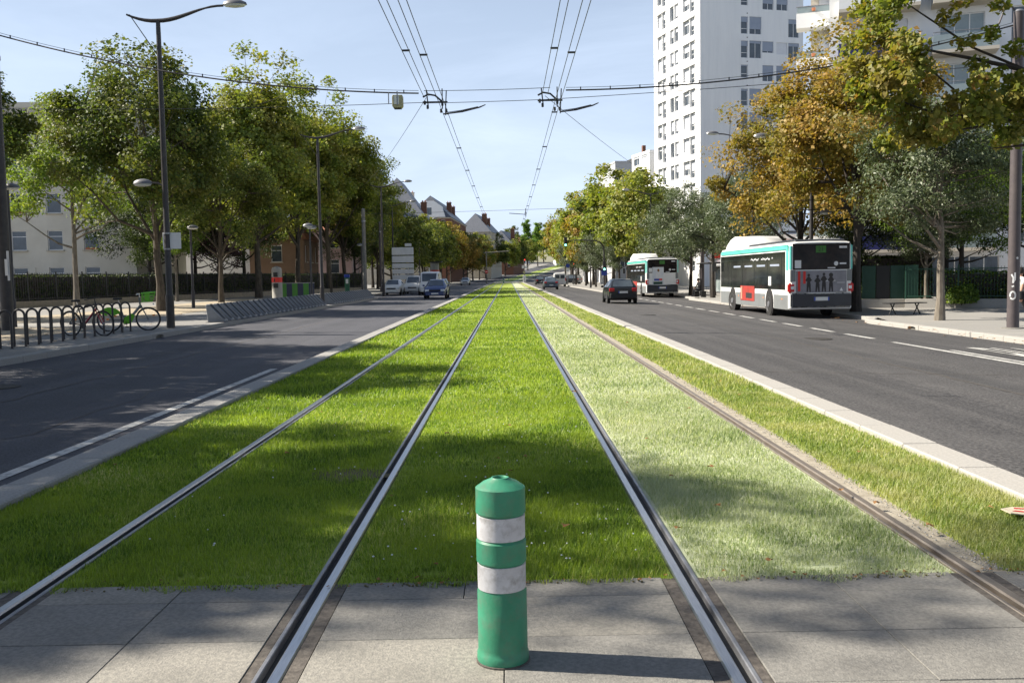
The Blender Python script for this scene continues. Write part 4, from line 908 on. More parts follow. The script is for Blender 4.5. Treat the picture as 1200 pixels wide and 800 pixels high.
# ------------------------------------------------------------------ bicycle racks, bicycles, docks
hp = None
for k in range(13):
    y = 20.35+k*.60; x = -11.22
    lab = 'dark steel hoop in the row of bicycle racks on the left pavement'
    if hp is None:
        hp = thing('bicycle_rack', lab, 'bike rack', (x, y, .118), 0, 'row of bicycle racks')
        pts = [(-.13, 0, -.1), (-.13, 0, .72)]+[(-.13*math.cos(a), 0, .72+.13*math.sin(a)) for a in [math.pi*j/8 for j in range(1, 8)]]+[(.13, 0, .72), (.13, 0, -.1)]
        MB().tube(pts, .026, 10).build('hoop', 'pole_dark', hp, smooth=True)
        mb = MB(); [mb.lathe([(.055, 0), (.055, .008)], 12, (sx, 0, 0)) for sx in (-.13, .13)]; mb.build('foot_plate', 'pole_dark', hp)
    else: copy_tree(hp, (x, y, .118))
def bicycle(loc, rz, label, frame_m, low=False, lean=0.0):
    t = thing('bicycle', label, 'bicycle', loc, rz); t.rotation_euler = (lean, 0, rz)
    Rw = .335; wb = 1.06; zc = Rw+.003
    for i, x in enumerate((0, wb)):
        mb = MB(); n = 28; ring = [(x+Rw*math.cos(2*math.pi*j/n), 0, zc+Rw*math.sin(2*math.pi*j/n)) for j in range(n+1)]; mb.tube(ring, .020, 6, cap=False); wh = mb.build('wheel', 'rubber', t, smooth=True)
        mb = MB(); ring = [(x+(Rw-.03)*math.cos(2*math.pi*j/n), 0, zc+(Rw-.03)*math.sin(2*math.pi*j/n)) for j in range(n+1)]; mb.tube(ring, .010, 5, cap=False); mb.build('rim', 'steel', wh)
        mb = MB()
        for j in range(18):
            a = 2*math.pi*j/18; mb.tube([(x+.02*math.cos(a+.5), .02*(-1)**j, zc+.02*math.sin(a+.5)), (x+(Rw-.03)*math.cos(a), 0, zc+(Rw-.03)*math.sin(a))], .0018, 3, cap=False)
        mb.lathe([(.02, -.04), (.03, -.03), (.03, .03), (.02, .04)], 10, (x, 0, zc), 'y'); mb.build('spokes', 'steel', wh)
        mb = MB(); mb.box(x+.12, x+.19, -.012, .012, zc+.09, zc+.13, rz=0); mb.build('reflector', 'orange', wh)
    seat = (.30, 0, .86); bb = (.44, 0, .29); hd = (.86, 0, .86); hb = (.89, 0, .74)
    mb = MB()
    if low:
        mb.tube([(.27, 0, .80), (.40, 0, .36)], .022, 8); mb.tube([(.40, 0, .36), (.62, 0, .45), (.88, 0, .76)], .040, 8); mb.tube([(0, .05, zc), (.40, .03, .33)], .018, 6); mb.tube([(0, -.05, zc), (.40, -.03, .33)], .018, 6)
        mb.tube([(.86, 0, .66), (.83, 0, .98)], .026, 8)
    else:
        mb.tube([(.28, 0, .80), bb], .018, 8); mb.tube([(.30, 0, .72), hd], .018, 8); mb.tube([bb, hb], .021, 8)
        mb.tube([(0, .05, zc), (.43, .03, .29)], .011, 6); mb.tube([(0, -.05, zc), (.43, -.03, .29)], .011, 6); mb.tube([(0, .05, zc), (.30, .02, .74)], .010, 6); mb.tube([(0, -.05, zc), (.30, -.02, .74)], .010, 6); mb.tube([(.90, 0, .70), (.855, 0, .92)], .024, 8)
    mb.build('frame', 'bike_black' if not low else 'bus_grey', t, smooth=True)
    mb = MB(); mb.tube([(.88, .045, .72), (wb, .05, zc)], .014, 6); mb.tube([(.88, -.045, .72), (wb, -.05, zc)], .014, 6); mb.tube([(.88, .05, .72), (.88, -.05, .72)], .014, 6); mb.build('fork', frame_m if not low else 'bus_grey', t, smooth=True)
    if not low: mb = MB(); mb.tube([(.50, 0, .36), (.87, 0, .74)], .027, 8); mb.build('down_tube', frame_m, t, smooth=True)
    zh = 1.02 if not low else 1.10
    mb = MB(); mb.tube([(.855, 0, .9), (.84, 0, zh)], .014, 6); mb.tube([(.76, .29, zh-.02), (.84, .2, zh), (.86, 0, zh), (.84, -.2, zh), (.76, -.29, zh-.02)], .012, 6); mb.build('handlebar', 'bike_black' if not low else 'chrome', t, smooth=True)
    mb = MB(); mb.tube([(.29, 0, .76), (.26, 0, .93)], .013, 6); sp = mb.build('seat_post', 'chrome', t)
    mb = MB(); mb.prism([(.10, .0), (.13, .075), (.22, .07), (.34, .022), (.38, 0), (.34, -.022), (.22, -.07), (.13, -.075)], 'z', .93, .985); mb.build('saddle', 'trim_black', t, bevel=.015)
    mb = MB(); mb.lathe([(.09, -.045), (.095, -.042), (.09, -.039)], 16, bb, 'y'); mb.tube([(.44, -.06, .29), (.47, -.07, .13)], .009, 5); mb.box(.42, .52, -.13, -.05, .115, .135); mb.tube([(.44, .06, .29), (.41, .07, .45)], .009, 5); mb.box(.36, .46, .05, .13, .445, .465); mb.build('crank', 'trim_black', t)
    if low:
        mb = MB(); n = 10; pts = [((Rw+.035)*math.cos(a), zc+(Rw+.035)*math.sin(a)) for a in [math.pi*(.18+.62*j/n) for j in range(n+1)]]; inner = [(.10*math.cos(a), zc+.05+.12*math.sin(a)) for a in [math.pi*(.18+.62*j/n) for j in range(n, -1, -1)]]
        for sy in (-.032, .032): mb.prism(pts+inner, 'y', sy-.003, sy+.003)
        mb.build('wheel_cover', 'bike_green', t)
        mb = MB(); mb.prism([(.36, .20), (.58, .22), (.70, .46), (.60, .52), (.38, .38)], 'y', -.05, .05); mb.build('battery_case', 'bike_green', t, bevel=.02)
        bk = MB()
        c0 = (.95, .75); # basket: open lattice box
        for z in (.86, .94, 1.02, 1.10): bk.tube([(.90, -.17-.25*(z-.86)*.2, z), (1.20+(z-.86)*.35, -.17, z+.03), (1.20+(z-.86)*.35, .17, z+.03), (.90, .17, z), (.90, -.17, z)], .014 if z < 1.1 else .02, 5)
        for y in (-.17, -.085, 0, .085, .17): bk.tube([(1.20, y, .88), (1.285, y, 1.13)], .012, 5)
        for x in (.92, 1.0, 1.1):
            for y in (-.17, .17): bk.tube([(x, y, .86), (x, y, 1.115)], .012, 5)
        bk.box(.90, 1.20, -.17, .17, .855, .87); bk.box(1.0, 1.12, -.178, -.172, .90, 1.08); bk.box(1.0, 1.12, .172, .178, .90, 1.08); bk.build('basket', 'bike_green', t)
        mb = MB(); mb.box(1.20, 1.24, -.03, .03, .76, .80); mb.build('lamp', 'head_lens', t)
    mb = MB(); mb.tube([(.40, .03, .30), (.34, .14, .01)], .009, 5); mb.build('kickstand', 'steel', t)
    return t
bicycle((-11.98, 25.75, .118), math.atan2(-.3, 1.02), 'black and dark red bicycle leaning among the bicycle racks', 'bike_red', False, .06)
bicycle((-11.75, 27.7, .118), math.atan2(.35, 1.0), 'green and grey hire bicycle with a green basket beside the racks', 'bike_green', True, .04)
dk = None
def docks(y0, n, x0, label, group):
    global dk
    for k in range(n):
        y = y0+k*.785; x = x0+.00*k
        if dk is None:
            dk = thing('bicycle_dock', label, 'bike dock', (x, y, .115), 0, group)
            mb = MB(); mb.prism([(-.30, 0), (.28, 0), (.30, .05), (-.24, .61), (-.33, .63), (-.36, .58)], 'y', -.20, .20); mb.build('body', 'dock', dk, bevel=.015)
            mb = MB(); mb.prism([(.27, .105), (.285, .118), (-.215, .64), (-.25, .635)], 'y', -.10, .10); sl_ = mb.build('lock_channel', 'dock_dark', dk, bevel=.008)
            mb = MB(); mb.box(-.32, .32, -.39, .39, -.03, .012); mb.build('base_rail', 'dock_dark', dk)
        else: copy_tree(dk, (x, y, .115), 0, label, group)
docks(33.0, 24, -10.2, 'empty dark grey slanted bicycle dock in the row right after the signed street lamp', 'near row of bicycle docks')
docks(53.9, 21, -10.2, 'empty dark grey slanted bicycle dock in the row past the gap by the second lamp', 'far row of bicycle docks')
t = thing('payment_totem', 'grey round topped hire terminal with a red band', 'totem', (-15.2, 62, .13))
mb = MB(); mb.lathe([(.36, -.1), (.36, .05), (.34, .08), (.34, 2.0), (.33, 2.12), (.26, 2.24), (.1, 2.31), (.01, 2.32)], 20, cap=False); mb.build('body', 'totem', t, smooth=True)
mb = MB(); mb.lathe([(.335, 1.26), (.346, 1.27), (.346, 1.58), (.335, 1.59)], 20, cap=False); mb.build('red_band', 'red', t, smooth=True)
mb = MB(); mb.box(-.14, .14, -.36, -.335, 1.62, 1.92); mb.box(-.16, .16, -.36, -.335, .9, 1.2); mb.box(-.10, -.04, .0-.36, -.335, 1.3, 1.5); mb.build('screen', 'trim_black', t)
t = thing('striped_panel', 'low panel with green and navy stripes behind the dock row', 'panel', (-15.6, 68.5, .13), .05)
for k in range(7):
    mb = MB(); mb.box(-1.3+k*.4, -1.3+(k+1)*.4-.012, -.04, .04, 0, 1.15); mb.build('board', 'green_stripe' if k % 2 else 'navy', t, bevel=.006)
mb = MB(); mb.box(-1.32, 1.52, -.055, .055, 1.15, 1.20); mb.build('top_rail', 'steel', t)
t = thing('ticket_post', 'dark green ticket post with a blue top', 'post', (-16.2, 95, .13)); mb = MB(); mb.box(-.22, .22, -.16, .16, -.1, 1.55); mb.build('cabinet', 'kiosk_green', t, bevel=.03)
mb = MB(); mb.box(-.26, .26, -.18, .18, 1.55, 1.85); mb.build('top_sign', 'sign_blue', t, bevel=.02); mb = MB(); mb.box(-.13, .13, -.175, -.162, .95, 1.4); mb.build('screen', 'sign_white', t)
t = thing('direction_board', 'large white direction board on two posts above the parked cars', 'sign', (-11.1, 100, .12)); 
for k, (z0, z1) in enumerate([(3.55, 4.35), (2.75, 3.45), (2.15, 2.65), (1.55, 2.05), (.95, 1.45)]): mb = MB(); mb.box(-1.15, 1.15, -.04, .04, z0+.3, z1+.3); mb.build('panel', 'sign_white', t, bevel=.02)
mb = MB(); mb.box(.25, .95, -.04, .04, 4.75, 5.05); mb.build('panel', 'sign_white', t, bevel=.02)
for sx in (-.75, .75): MB().tube([(sx, .08, -.2), (sx, .08, 4.9)], .06, 8).build('post', 'pole_dark', t)
t = thing('poster_column', 'dark round poster column with a wide flat cap', 'kiosk', (-11.6, 150, .12)); mb = MB(); mb.lathe([(.75, -.1), (.75, .5), (.68, .55), (.68, 3.7), (.75, 3.75)], 24); mb.build('drum', 'bus_grey', t, smooth=True)
mb = MB(); mb.box(-1.2, 1.2, -1.0, 1.0, 3.75, 3.95); mb.build('cap', 'trim_black', t, bevel=.05); mb = MB(); mb.lathe([(.685, 2.2), (.695, 2.22), (.695, 2.6), (.685, 2.62)], 24, cap=False); mb.build('red_poster', 'poster_red', t, smooth=True)
mb = MB(); mb.box(-.95, -.75, -.3, .3, .6, 3.0); mb.build('side_panel', 'sign_white', t, bevel=.02)

# ------------------------------------------------------------------ fences
def fence(label, A, B, h, m, bar=.14, post=2.4, wall=.35, wall_m='wall_low', th=.016, grp='garden railings'):
    A = Vector(A); B = Vector(B); d = B-A; L = d.length; t = thing('railing', label, 'fence', A, math.atan2(d.y, d.x), grp)
    mb = MB(); mb.box(0, L, -.14, .14, -.4, wall); mb.build('low_wall', wall_m, t, bevel=.01)
    me = None; x = 0
    while x <= L:
        if me is None: mb = MB(); mb.box(-.035, .035, -.035, .035, wall-.02, h+.08); me = mb.mesh('post', m)
        put('post', me, t, (x, 0, 0)); x += post
    for z in (wall+.12, h-.1):
        mb = MB(); mb.box(0, L, -.02, .02, z-.022, z+.022); mb.build('rail', m, t)
    me = None; x = bar; k = 0; nbar = int(L/bar); rest = MB()
    while x < L-.05:
        if k < 290:
            if me is None: mb = MB(); mb.box(-th/2, th/2, -th/2, th/2, wall+.02, h); me = mb.mesh('bar', m)
            put('bar', me, t, (x, 0, 0))
        else: rest.box(x-th/2, x+th/2, -th/2, th/2, wall+.02, h)
        x += bar; k += 1
    if rest.v: o = rest.build('far_bars', m, t); o['kind'] = 'stuff'
    return t
fence('long black garden railing on a low wall along the left pavement', (-28.6, 49.5, .2), (-16.2, 107, .14), 2.0, 'fence_black', .2, 2.4, .38, th=.022)
fence('dark green railing on a pale stone base behind the bench', (18.3, 43.2, -.12), (26.8, 38.4, -.1), 1.75, 'fence_green', .13, 2.2, .30, 'granite_pale')
t = thing('fence_panel', 'solid dark green metal screen beside the bus rear', 'fence', (16.6, 44.0, -.12), -.25)
for k in range(4): mb = MB(); mb.box(k*.62, k*.62+.59, -.02, .02, .32, 1.85); mb.build('panel', 'fence_green' if k != 1 else 'trim_black', t, bevel=.006)
mb = MB(); mb.box(-.05, 2.55, -.12, .12, -.3, .3); mb.build('low_wall', 'granite_pale', t, bevel=.01)
t = thing('bench', 'dark backless bench with crossed legs beside the slim evergreen', 'bench', (15.4, 36.4, zRp(15)), .25)
for k in range(3): mb = MB(); mb.box(-.85, .85, -.22+k*.155, -.09+k*.155, .42, .455); mb.build('slat', 'trim_black', t, bevel=.006)
for sx in (-.55, .55):
    for s in (-1, 1): mb = MB(); mb.tube([(sx-.22*s, -.1*s, 0), (sx+.16*s, .1*s, .42)], .025, 6); mb.build('leg', 'trim_black', t)
# cardboard litter
t = thing('litter', 'flattened printed cardboard packet lying on the right verge', 'litter', (3.17, 5.72, .03), .35)
mb = MB(); mb.prism([(-.16, -.05), (-.05, -.09), (.18, -.08), (.19, .09), (.02, .10), (-.13, .05)], 'z', 0, .006); o = mb.build('card', 'cardboard', t); o.rotation_euler = (.05, .12, 0)
mb = MB(); mb.prism([(-.10, -.01), (-.02, -.035), (.02, -.025), (-.06, .005)], 'z', .0065, .009); mb.prism([(-.02, .05), (.12, .035), (.15, .05), (.0, .07)], 'z', .0065, .009); mb.prism([(.02, -.06), (.06, -.065), (.06, -.05), (.02, -.045)], 'z', .0065, .009); o2 = mb.build('print', 'red', t); o2.rotation_euler = (.05, .12, 0)

# ------------------------------------------------------------------ traffic lights and signs
def head3(parent, p, lit, yd=-1):
    b = MB(); b.box(p[0]-.16, p[0]+.16, p[1]-.12, p[1]+.12, p[2]-.5, p[2]+.5); hd = b.build('signal_head', 'trim_black', parent, bevel=.03)
    for k in range(3):
        z = p[2]+.31-.31*k; m = 'light_'+lit if (lit == 'red' and k == 0) or (lit == 'green' and k == 2) else 'ink'
        mb = MB(); mb.lathe([(.10, 0), (.10, .02*yd), (.02, .035*yd)], 14, (p[0], p[1]+.121*yd, z), 'y'); mb.build('lens', m, hd)
t = thing('traffic_light', 'arched traffic light pole reaching over the right road', 'traffic light', (9.95, 97, zRp(9.9, 97)))
MB().tube([(0, 0, -.2), (0, 0, 4.0), (-.05, 0, 4.5), (-.35, 0, 4.95), (-.9, 0, 5.15), (-2.4, 0, 5.22), (-3.9, 0, 5.2)], [.09, .08, .075, .07, .065, .05, .045], 10).build('arched_pole', 'pole_dark', t, smooth=True)
head3(t, (-3.95, 0, 5.05), 'green'); head3(t, (0, -.22, 2.5), 'green')
mb = MB(); mb.box(-.3, .3, -.13, -.1, 1.55, 2.1); mb.build('sign_plate', 'sign_blue', t)
t = thing('traffic_light', 'red traffic light among signs at the level crossing', 'traffic light', (3.95, 222, 0)); MB().tube([(0, 0, -.2), (0, 0, 5.4)], .09, 8).build('pole', 'pole_grey', t)
head3(t, (.1, -.2, 5.0), 'red'); mb = MB(); mb.box(-.6, -.05, -.1, -.06, 3.3, 4.0); mb.box(.1, .7, -.1, -.06, 3.2, 3.9); mb.build('sign_plate', 'sign_white', t); mb = MB(); mb.lathe([(.32, 0), (.32, -.03)], 12, (-.1, -.1, 2.4), 'y'); mb.build('yellow_sign', 'yellow_box', t)
mb = MB(); mb.box(-.35, .35, -.1, .25, 0, 1.7); mb.build('cabinet', 'sign_white', t, bevel=.03)
t = thing('traffic_light', 'small red traffic light on a post by the white van', 'traffic light', (11.2, 160, zRp(11, 160))); MB().tube([(0, 0, -.2), (0, 0, 3.2)], .06, 8).build('pole', 'pole_dark', t); head3(t, (0, -.15, 3.2), 'red')
t = thing('parking_sign', 'round blue sign above a small blue plate by the white van', 'sign', (9.9, 155, zRp(9.9, 155))); MB().tube([(0, 0, -.2), (0, 0, 3.6)], .035, 6).build('post', 'steel', t); mb = MB(); mb.lathe([(.33, 0), (.33, -.03)], 16, (0, -.05, 3.2), 'y'); mb.build('disc', 'sign_blue', t); mb = MB(); mb.box(-.28, .28, -.07, -.04, 2.2, 2.75); mb.build('plate', 'sign_white', t)

# ------------------------------------------------------------------ cars
def loft(secs, mb):
    """secs: list of (y, [(x,z)...]) half sections from bottom centre to top centre, mirrored"""
    vv = []; k = None
    for y, half in secs:
        ring = [(x, y, z) for x, z in half]+[(-x, y, z) for x, z in reversed(half[1:-1])]; k = len(ring); vv += ring
    n = len(secs); fs = [(i*k+j, i*k+(j+1) % k, (i+1)*k+(j+1) % k, (i+1)*k+j) for i in range(n-1) for j in range(k)]
    fs += [tuple(range(k)), tuple(range((n-1)*k, n*k))]; mb.add(vv, fs)
CARS = {  # y, zlo, zbelt, ztop, w(belt), wroof
 'hatch': (4.02, 1.70, [(-2.0, .42, .86, .88, .74, .70), (-1.93, .27, .93, .95, .82, .72), (-1.55, .2, .94, 1.33, .85, .60), (-1.3, .2, .94, 1.41, .85, .60), (-.3, .2, .93, 1.43, .85, .61), (.28, .2, .92, 1.38, .85, .58), (1.05, .2, .90, .95, .84, .70), (1.72, .24, .80, .84, .80, .66), (1.96, .3, .66, .70, .72, .60), (2.0, .4, .58, .60, .66, .55)], (1, 2), (5, 6), [(2, 4), (4, 5), (5, 6)], (-1.25, 1.25), .30),
 'sedan': (4.4, 1.74, [(-2.2, .42, .86, .88, .74, .66), (-2.12, .28, .95, .97, .82, .68), (-1.55, .2, .96, 1.00, .86, .70), (-.95, .2, .95, 1.38, .87, .60), (-.2, .2, .94, 1.44, .87, .61), (.35, .2, .93, 1.39, .87, .58), (1.15, .2, .90, .95, .85, .70), (1.9, .24, .78, .82, .80, .66), (2.15, .3, .64, .68, .74, .60), (2.2, .4, .56, .58, .68, .55)], (2, 3), (5, 6), [(2, 3), (3, 4), (4, 5), (5, 6)], (-1.35, 1.35), .31),
 'mpv': (4.35, 1.80, [(-2.17, .42, .95, .98, .80, .76), (-2.1, .28, 1.02, 1.10, .86, .76), (-1.85, .2, 1.03, 1.62, .89, .68), (-1.5, .2, 1.03, 1.72, .9, .68), (-.2, .2, 1.02, 1.76, .9, .70), (.55, .2, 1.0, 1.66, .9, .66), (1.35, .2, .98, 1.06, .88, .72), (1.9, .24, .86, .92, .84, .68), (2.12, .3, .70, .74, .76, .62), (2.17, .42, .6, .62, .7, .56)], (1, 2), (5, 6), [(2, 4), (4, 5), (5, 6)], (-1.4, 1.35), .32),
 'van': (4.9, 1.9, [(-2.45, .45, 1.05, 1.98, .90, .82), (-2.38, .3, 1.08, 2.05, .94, .84), (-2.2, .25, 1.08, 2.08, .95, .84), (-1.0, .25, 1.08, 2.1, .95, .84), (.6, .25, 1.06, 2.06, .95, .83), (.95, .25, 1.05, 1.95, .95, .80), (1.6, .25, 1.02, 1.18, .93, .76), (2.2, .28, .90, .98, .88, .70), (2.4, .34, .72, .78, .80, .64), (2.45, .45, .62, .64, .74, .58)], (0, 0), (5, 6), [(4, 5), (5, 6)], (-1.5, 1.55), .33),
}
def car(kind, loc, rz, m, label, black_bumper=False, roofrack=False):
    L, Wd, st, rw, wsc, sides, axles, wr_ = CARS[kind]; t = thing('car' if kind != 'van' else 'van', label, 'car' if kind != 'van' else 'van', loc, rz)
    def half(s):
        y, zl, zb, zt, wb, wr = s; zm = zl+(zb-zl)*.55
        return [(0, zl), (wb*.86, zl), (wb*.97, zl+.08), (wb, zm), (wb*.985, zb), (wr, zt-.055*min(1, (zt-zb)*4)), (wr*.82, zt), (0, zt+.018)]
    secs = [(s[0], half(s)) for s in st]; mb = MB(); loft(secs, mb); mb.build('body', m, t, smooth=True)
    def pnt(i, j, sx): x, z = secs[i][1][j]; return Vector((x*sx, secs[i][0], z))
    def pane(name, q, sh=.9, off=.012):
        c = sum(q, Vector())/4; n = (q[1]-q[0]).cross(q[3]-q[0]); n = n.normalized() if n.length > 0 else Vector((0, 0, 1))
        if n.dot(c-Vector((0, 0, .7))) < 0: n = -n
        p = [c+(v-c)*sh+n*off for v in q]; pb = [v-n*.02 for v in p]; b = MB(); b.add(p+pb, [(0, 1, 2, 3), (0, 4, 5, 1), (1, 5, 6, 2), (2, 6, 7, 3), (3, 7, 4, 0)]); b.build(name, 'glass', t)
    for nm, (a, b) in (('rear_window', rw), ('windscreen', wsc)):
        if a == b: continue
        j0, j1 = (5, 5)
        def wp(i, sx): return Vector((st[i][5]*.90*sx, st[i][0], st[i][3]+.010))
        q4 = [wp(a, 1), wp(a, -1), wp(b, -1), wp(b, 1)]
        lowi = a if st[a][3] < st[b][3] else b
        pane(nm, q4, .92, .016)
    if kind == 'van':
        for sx in (-1, 1): b = MB(); x0, x1 = sorted((.08*sx, .70*sx)); b.box(x0, x1, -2.49, -2.45, 1.25, 1.78); b.build('rear_window', 'glass', t, bevel=.01)
    for a, b in sides:
        for sx in (-1, 1): pane('side_window', [pnt(a, 4, sx), pnt(b, 4, sx), pnt(b, 5, sx), pnt(a, 5, sx)], .86, .012)
    wm = st[4][4]
    for ax in axles:
        for sx in (-1, 1):
            b = MB(); b.lathe([(wr_*.62, -.09), (wr_, -.085), (wr_+.005, -.04), (wr_+.005, .04), (wr_, .085), (wr_*.62, .09)], 20, (0, 0, 0), 'x'); wh = b.build('wheel', 'rubber', t, smooth=True, loc=((wm-.07)*sx, ax, wr_))
            b = MB(); b.lathe([(wr_*.62, -.07*1), (wr_*.60, .093), (wr_*.45, .075), (wr_*.15, .085), (.01, .09)] if sx > 0 else [(wr_*.62, .07), (wr_*.60, -.093), (wr_*.45, -.075), (wr_*.15, -.085), (.01, -.09)], 16, (0, 0, 0), 'x', cap=False); b.build('rim', 'steel', wh, smooth=True)
            b = MB(); b.lathe([(wr_+.065, -.012), (wr_+.065, .004*1), (.02, .004)] if sx > 0 else [(wr_+.065, .012), (wr_+.065, -.004), (.02, -.004)], 20, ((wm+.001)*sx, ax, wr_+.01), 'x', cap=False); b.build('wheel_arch', 'trim_black', t)
    bm_ = 'trim_black' if black_bumper else m
    yr, yf = st[0][0], st[-1][0]; zb_ = st[1][1]
    b = MB(); b.prism([(-.80, yr+.16), (-.74, yr-.04), (.74, yr-.04), (.80, yr+.16)], 'z', zb_+.05, zb_+.32); b.build('bumper', bm_, t, bevel=.03)
    b = MB(); b.prism([(-.78, yf-.22), (-.66, yf+.03), (.66, yf+.03), (.78, yf-.22)], 'z', zb_-.02, zb_+.26); b.build('bumper', bm_, t, bevel=.03)
    b = MB(); b.box(-.42, .42, yf-.02, yf+.045, zb_+.28, zb_+.40); b.build('grille', 'trim_black', t, bevel=.01)
    zt_ = st[1][2]
    for sx in (-1, 1):
        if kind == 'van': b = MB(); x0, x1 = sorted((.80*sx, .93*sx)); b.box(x0, x1, yr-.02, yr+.12, .85, 1.35)
        else: b = MB(); x0, x1 = sorted((.50*sx, .80*sx)); b.box(x0, x1, yr-.015, yr+.14, zt_-.22, zt_-.03)
        b.build('taillight', 'red_lens', t, bevel=.02)
        b = MB(); x0, x1 = sorted((.42*sx, .74*sx)); b.box(x0, x1, yf-.20, yf+.012, zb_+.27, zb_+.43); b.build('headlight', 'head_lens', t, bevel=.03)
        b = MB(); x0, x1 = sorted(((wm+.01)*sx, (wm+.17)*sx)); yw = st[wsc[1]][0]-.38; b.box(x0, x1, yw-.05, yw+.05, st[wsc[1]][2]+.02, st[wsc[1]][2]+.15); b.build('mirror', bm_, t, bevel=.03)
    b = MB(); b.box(-.26, .26, yr-.065, yr-.03, zb_+(.34 if kind == 'hatch' else .18), zb_+(.46 if kind == 'hatch' else .29)); pl = b.build('number_plate', 'plate', t); b = MB(); b.box(-.262, -.215, yr-.068, yr-.028, zb_+(.342 if kind == 'hatch' else .182), zb_+(.458 if kind == 'hatch' else .288)); b.build('plate_strip', 'plate_blue', pl)
    b = MB(); b.box(-.26, .26, yf+.03, yf+.055, zb_+.06, zb_+.17); b.build('number_plate', 'plate', t)
    if kind != 'van': b = MB(); b.box(-.12, .12, st[2][0]+.3, st[2][0]+.33, st[2][3]-.02, st[2][3]+.03); 
    if roofrack: b = MB(); [b.tube([(-.6, y_, 1.82), (.6, y_, 1.82)], .02, 6) for y_ in (-1, 0)]; b.tube([(-.55, -1.2, 1.86), (-.5, .6, 2.15)], .05, 6); b.build('roof_load', 'steel', t)
    return t
PI = math.pi
car('hatch', (6.62, 56.0, zR(6.6)), 0, 'car_black', 'black hatchback driving away beside the far bus', True)
car('sedan', (5.1, 113.0, zR(5.1)), 0, 'car_grey', 'blue grey saloon following the white van')
car('van', (8.05, 147.5, zR(8)), 0, 'car_white', 'white panel van ahead of the grey saloon')
car('sedan', (5.9, 171, zR(5.9)), 0, 'car_black', 'dark car ahead of the van near the crossing')
car('mpv', (11.4, 172, zRp(11, 172)), .9, 'car_black', 'dark car parked slanted on the right pavement')
car('sedan', (8.3+1, 205, zR(8.3)), 0, 'car_silver', 'silver car far ahead by the crossing')
car('hatch', (-5.45, 72.0, -.05), PI, 'car_blue', 'dark blue hatchback driving towards the camera past the parked cars', False)
car('hatch', (-10.75, 88.5, -.03), PI, 'car_white', 'white hatchback parked at the end of the dock row')
car('mpv', (-9.35, 94, -.03), PI, 'car_white', 'white people carrier with roof load in the left queue', False, True)
car('van', (-7.2, 87.5, -.03), PI, 'car_white', 'white van just behind the dark blue hatchback')
car('sedan', (-8.6, 103, -.03), PI, 'car_black', 'dark saloon half hidden between the white vans')
car('hatch', (-7.2, 101, -.03), PI, 'car_grey', 'grey hatchback waiting behind the white van')
car('sedan', (-8.2, 182, -.03), PI, 'car_silver', 'silver car coming alone on the left road')
car('mpv', (-11.0, 117, -.03), PI, 'car_grey', 'grey parked car beneath the direction board')

